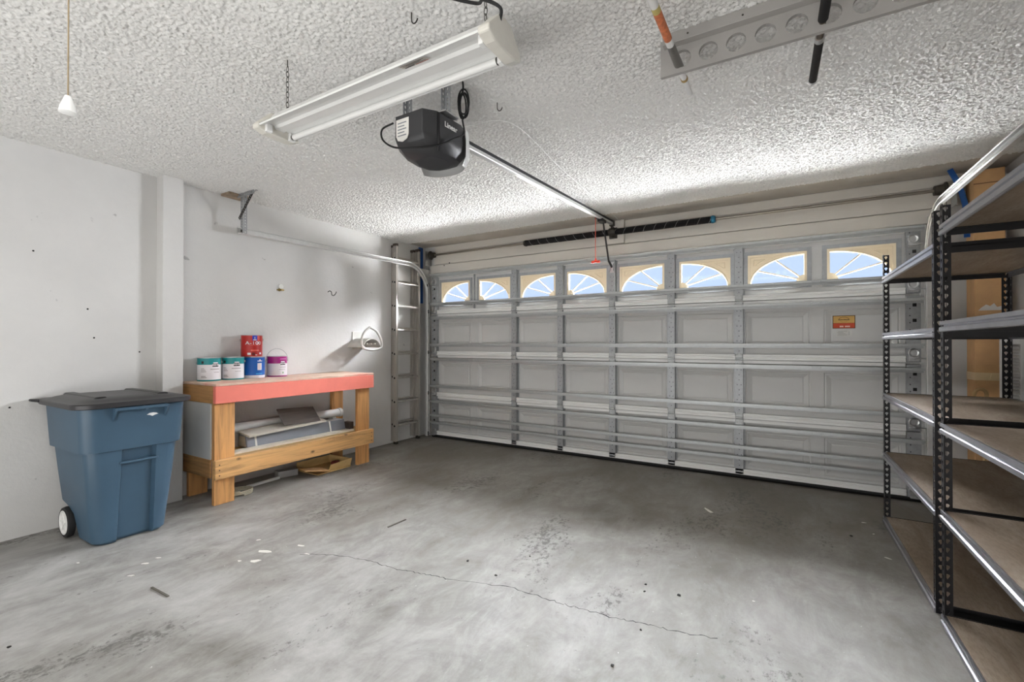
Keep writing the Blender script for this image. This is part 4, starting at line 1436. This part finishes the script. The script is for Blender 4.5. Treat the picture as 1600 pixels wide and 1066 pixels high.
o = MB().obox((-3.95, 2.57, .030), Vector((.02, .085, 0)), Vector((.045, -.01, 0)), (0, 0, .0295)).build('grey_carton', mat('grey_card', (150, 148, 146), .7), None, bevel=.004, org=(-3.95, 2.57, 0))
tag(o, 'small flat grey carton on the floor behind the cardboard tray', 'carton')
o = MB().bar((-3.90, 2.18, .012), (-3.92, 2.48, .012), .026, .022).build('white_stick', M_WHITE, None, bevel=.003, org=(-3.9, 2.33, 0))
tag(o, 'white plastic strip lying on the floor under the workbench', 'strip')
pts = []
for i in range(60):
    a = 2 * PI * i / 20
    pts.append((-3.80 + (.075 + .008 * math.sin(i * .9)) * math.cos(a), 2.06 + .10 * math.sin(a), .007 + i * .0006))
o = MB().tube(pts, .0055, 7).build('coiled_cable', mat('pale_cable', (206, 198, 178), .5), None, smooth=60, org=(-3.8, 2.06, 0))
tag(o, 'coiled pale cable on the floor behind the front bench leg', 'cable')

# ================================================================== SHELVING UNITS
PITCH = .0381
khole = [(.0085, .004), (.0065, .0095), (0, .012), (-.0065, .0095), (-.0085, .004), (-.0045, -.0035), (0, -.0115), (.0045, -.0035)]
def post_mesh(sx, sy):
    """corner at origin, flanges running +sx along x and +sy along y"""
    mb = MB()
    mb.punched((0 if sx > 0 else -.036, 0, 0), (1, 0, 0), (0, 0, 1), .036, PITCH, 48, khole, -.0018 if sy > 0 else .0018)
    mb.punched((0, 0 if sy > 0 else -.036, 0), (0, 1, 0), (0, 0, 1), .036, PITCH, 48, khole, .0018 if sx > 0 else -.0018)
    return mb.mesh('post', M_POST)
M_POST = mat('black_post', (18, 16, 20), .42, 0, var=.12)
ME_POST = {(a, b): post_mesh(a, b) for a in (1, -1) for b in (1, -1)}
def deck_mat():
    t = NT('particle_board')
    f = t.noise(6, 7, .7, (1, .25, 1), .5)
    g = t.noise(120, 3, .6, (1, .25, 1))
    base = t.ramp(f, [(.3, lin((112, 95, 78))), (.5, lin((142, 126, 108))), (.72, lin((168, 154, 138)))])
    base = t.mix(t.ramp(g, [(.45, (0, 0, 0)), (.75, (.5, .5, .5))]), base, lin((96, 80, 66)))
    t.l(base, t.b.inputs['Base Color'])
    t.b.inputs['Roughness'].default_value = .55
    return t.m
M_DECK = deck_mat()
SXF, SXR = .600, 1.215
def shelving(y0, y1, zs, label):
    t = thing('shelving_unit', ((SXF + SXR) / 2, (y0 + y1) / 2, 0), label, 'shelving', 'black boltless shelving units')
    ox, oy = t.location.x, t.location.y
    for x, sx in ((SXF, 1), (SXR, -1)):
        for y, sy in ((y0, 1), (y1, -1)):
            piece('post', ME_POST[(sx, sy)], t, (x - ox, y - oy, .002))
    for z in zs:
        h = .046
        # long beams: stepped grey steel profile, outside face towards the room / the wall
        for x, sg in ((SXF, 1), (SXR, -1)):
            pr = [(-.0005, 0), (-.006, .003), (-.006, .019), (.002, .023), (.002, .028), (-.004, .032), (-.004, h), (.002, h), (.012, h - .004), (.012, h - .016), (.016, h - .016), (.016, h - .019), (.006, h - .019), (.006, 0)]
            pr = [(a * sg, b) for a, b in pr]
            if sg < 0:
                pr = pr[::-1]
            MB().prism(pr, (x, y0 + .002, z - h), (1, 0, 0), (0, 0, 1), (0, y1 - y0 - .004, 0)).build('beam', M_BEAM, t)
        for y, sg in ((y0 + .002, 1), (y1 - .002, -1)):
            ya, yb = (y, y + .004) if sg > 0 else (y - .004, y)
            MB().box(SXF + .020, ya, z - h, SXR - .020, yb, z).box(SXF + .020, ya if sg > 0 else ya - .014, z - .019, SXR - .020, yb + .014 if sg > 0 else yb, z - .016).build('side_beam', M_BLACK, t)
        MB().box(SXF + .0125, y0 + .008, z - .0155, SXR - .0125, y1 - .008, z - .002).build('shelf_board', M_DECK, t)
    return t
shelving(2.765, 3.985, [.047, .487, .890, 1.298, 1.680], 'black steel shelving unit with five bare shelves next to the garage door')
shelving(1.452, 2.672, [.047, .500, .878, 1.322, 1.742], 'black steel shelving unit with five bare shelves, further from the garage door')

# ================================================================== RIGHT HAND CORNER
bx = thing('tall_cardboard_box', (1.30, 4.55, 0), 'very tall narrow brown cardboard box standing in the corner behind the shelving', 'box')
MB().box(1.185, 4.47, .002, 1.345, 4.63, 2.46).build('carton', M_CARD, bx, bevel=.003)
MB().box(1.183, 4.4685, .965, 1.347, 4.6315, 1.02).obox((1.30, 4.466, .995), (.035, 0, 0), (0, .004, .004), (.004, 0, .018)).build('tape', mat('tan_tape', (216, 194, 150), .4), bx)
MB().prism([(-.06, 0), (.07, 0), (.06, .03), (.035, .022), (.02, .05), (0, .03), (-.02, .042), (-.045, .02)], (1.265, 4.4695, 1.46), (1, 0, 0), (0, 0, 1), (0, -.002, 0)).build('torn_tape', M_PAPER, bx)
MB().box(1.184, 4.469, 2.36, 1.346, 4.4705, 2.366).build('seam', mat('dark_card', (110, 80, 50), .8), bx)
def shutter(y, x0, label):
    t = thing('louvre_panel', (x0, y, 0), label, 'shutter', 'white louvred panels behind the shelving')
    x1 = x0 + .11
    fr = MB()
    fr.box(x0, y, .01, x0 + .018, y + .030, 1.27).box(x1 - .018, y, .01, x1, y + .030, 1.27).box(x0 + .018, y, .01, x1 - .018, y + .030, .06).box(x0 + .018, y, 1.22, x1 - .018, y + .030, 1.27)
    fr.build('frame', M_WHITE, t, bevel=.002)
    s_ = MB()
    for i in range(56):
        z = .07 + i * .0205
        s_.obox((x0 + .055, y + .015, z), (.036, 0, 0), Vector((0, .011, .007)), Vector((0, -.0012, .0018)))
    o = s_.build('slat', M_WHITE, t)
    o['kind'] = 'stuff'
    return t
shutter(4.30, 1.268, 'white louvred panel leaning by the cardboard box behind the shelving')
shutter(3.99, 1.290, 'white louvred panel standing behind the rear post of the shelving')
cn = thing('walking_cane', (1.165, 4.30, 0), 'tan wooden cane with a curved handle showing behind the shelving', 'cane')
shaft = [(1.165, 4.26, .006), (1.178, 4.27, .45), (1.192, 4.28, .880)]
hook = [(1.192 - .030 + .030 * math.cos(a), 4.28, .880 + .036 * math.sin(a)) for a in [PI * i / 10 for i in range(1, 11)]] + [(1.131, 4.28, .855)]
MB().tube(shaft + hook, .0105, 10).build('stick', mat('tan_wood', (190, 158, 108), .5), cn, smooth=60)
MB().tube([(1.165, 4.26, .001), (1.1655, 4.2603, .03)], .013, 10).build('ferrule', M_RUBBER, cn, smooth=40)

# ================================================================== FLOOR DEBRIS
def flake(px, py, rx, ry, ang, mt, name, label, cat, group, seed, th=.0012):
    rr = random.Random(seed)
    p = at(px, py, 2, 0)
    n = 9
    poly = []
    for k in range(n):
        a = 2 * PI * k / n
        q = rr.uniform(.55, 1.1)
        x, y = rx * q * math.cos(a), ry * q * math.sin(a)
        poly.append((x * math.cos(ang) - y * math.sin(ang), x * math.sin(ang) + y * math.cos(ang)))
    o = MB().prism(poly, (p.x, p.y, .0003), (1, 0, 0), (0, 1, 0), (0, 0, th)).build(name, mt, None, org=(p.x, p.y, 0))
    tag(o, label, cat, group)
for i, (px, py, rx, ry, a) in enumerate([(413, 862, .050, .020, .3), (399, 877, .036, .018, .5), (470, 853, .024, .012, .2), (374, 877, .016, .009, .4), (404, 844, .020, .008, .8), (227, 881, .020, .009, .7), (247, 872, .018, .007, .6), (205, 900, .024, .008, .7), (122, 880, .012, .007, 0), (480, 866, .024, .006, .2)]):
    flake(px, py, rx, ry, a, M_PAPER, 'paint_chip', 'largest white paint chip on the floor, near the start of the crack' if i == 0 else 'small white paint chip on the floor near the bin', 'paint chip', None if i == 0 else 'white chips scattered on the floor by the bin', i)
for i, (px, py, rx, ry, a) in enumerate([(1107, 798, .055, .018, -.9), (1388, 873, .022, .008, -.5), (1350, 817, .016, .008, .2), (1178, 940, .008, .006, 0), (1365, 835, .012, .006, .8)]):
    flake(px, py, rx, ry, a, M_PAPER, 'paint_chip', 'long pale scuff of paint on the floor in front of the garage door' if i == 0 else 'tiny pale paint chip on the floor near the shelving', 'paint chip', None if i == 0 else 'pale chips scattered on the floor by the shelving', 40 + i)
M_LEAF = mat('dark_debris', (30, 28, 26), .8)
for i, (px, py, r) in enumerate([(1061, 931, .011), (1009, 914, .007), (731, 877, .009), (775, 900, .009), (1007, 925, .006), (957, 1041, .008), (1001, 985, .006), (828, 870, .006), (1330, 838, .010), (14, 1012, .008)]):
    flake(px, py, r, r * .8, i, M_LEAF, 'dark_crumb', 'tiny dark crumb of dirt lying on the concrete floor', 'debris', 'dark crumbs on the concrete', 80 + i, .004)
for i, (xa, ya, xb, yb) in enumerate([(237, 918, 263, 932), (606, 824, 634, 812)]):
    p, q = at(xa, ya, 2, .003), at(xb, yb, 2, .003)
    o = MB().bar(p, q, .009, .005).build('twig', mat('grey_twig', (92, 88, 80), .8), None, org=(p.x, p.y, 0))
    tag(o, ['grey twig lying on the floor in front of the bin', 'dark twig lying on the floor in front of the workbench'][i], 'twig')
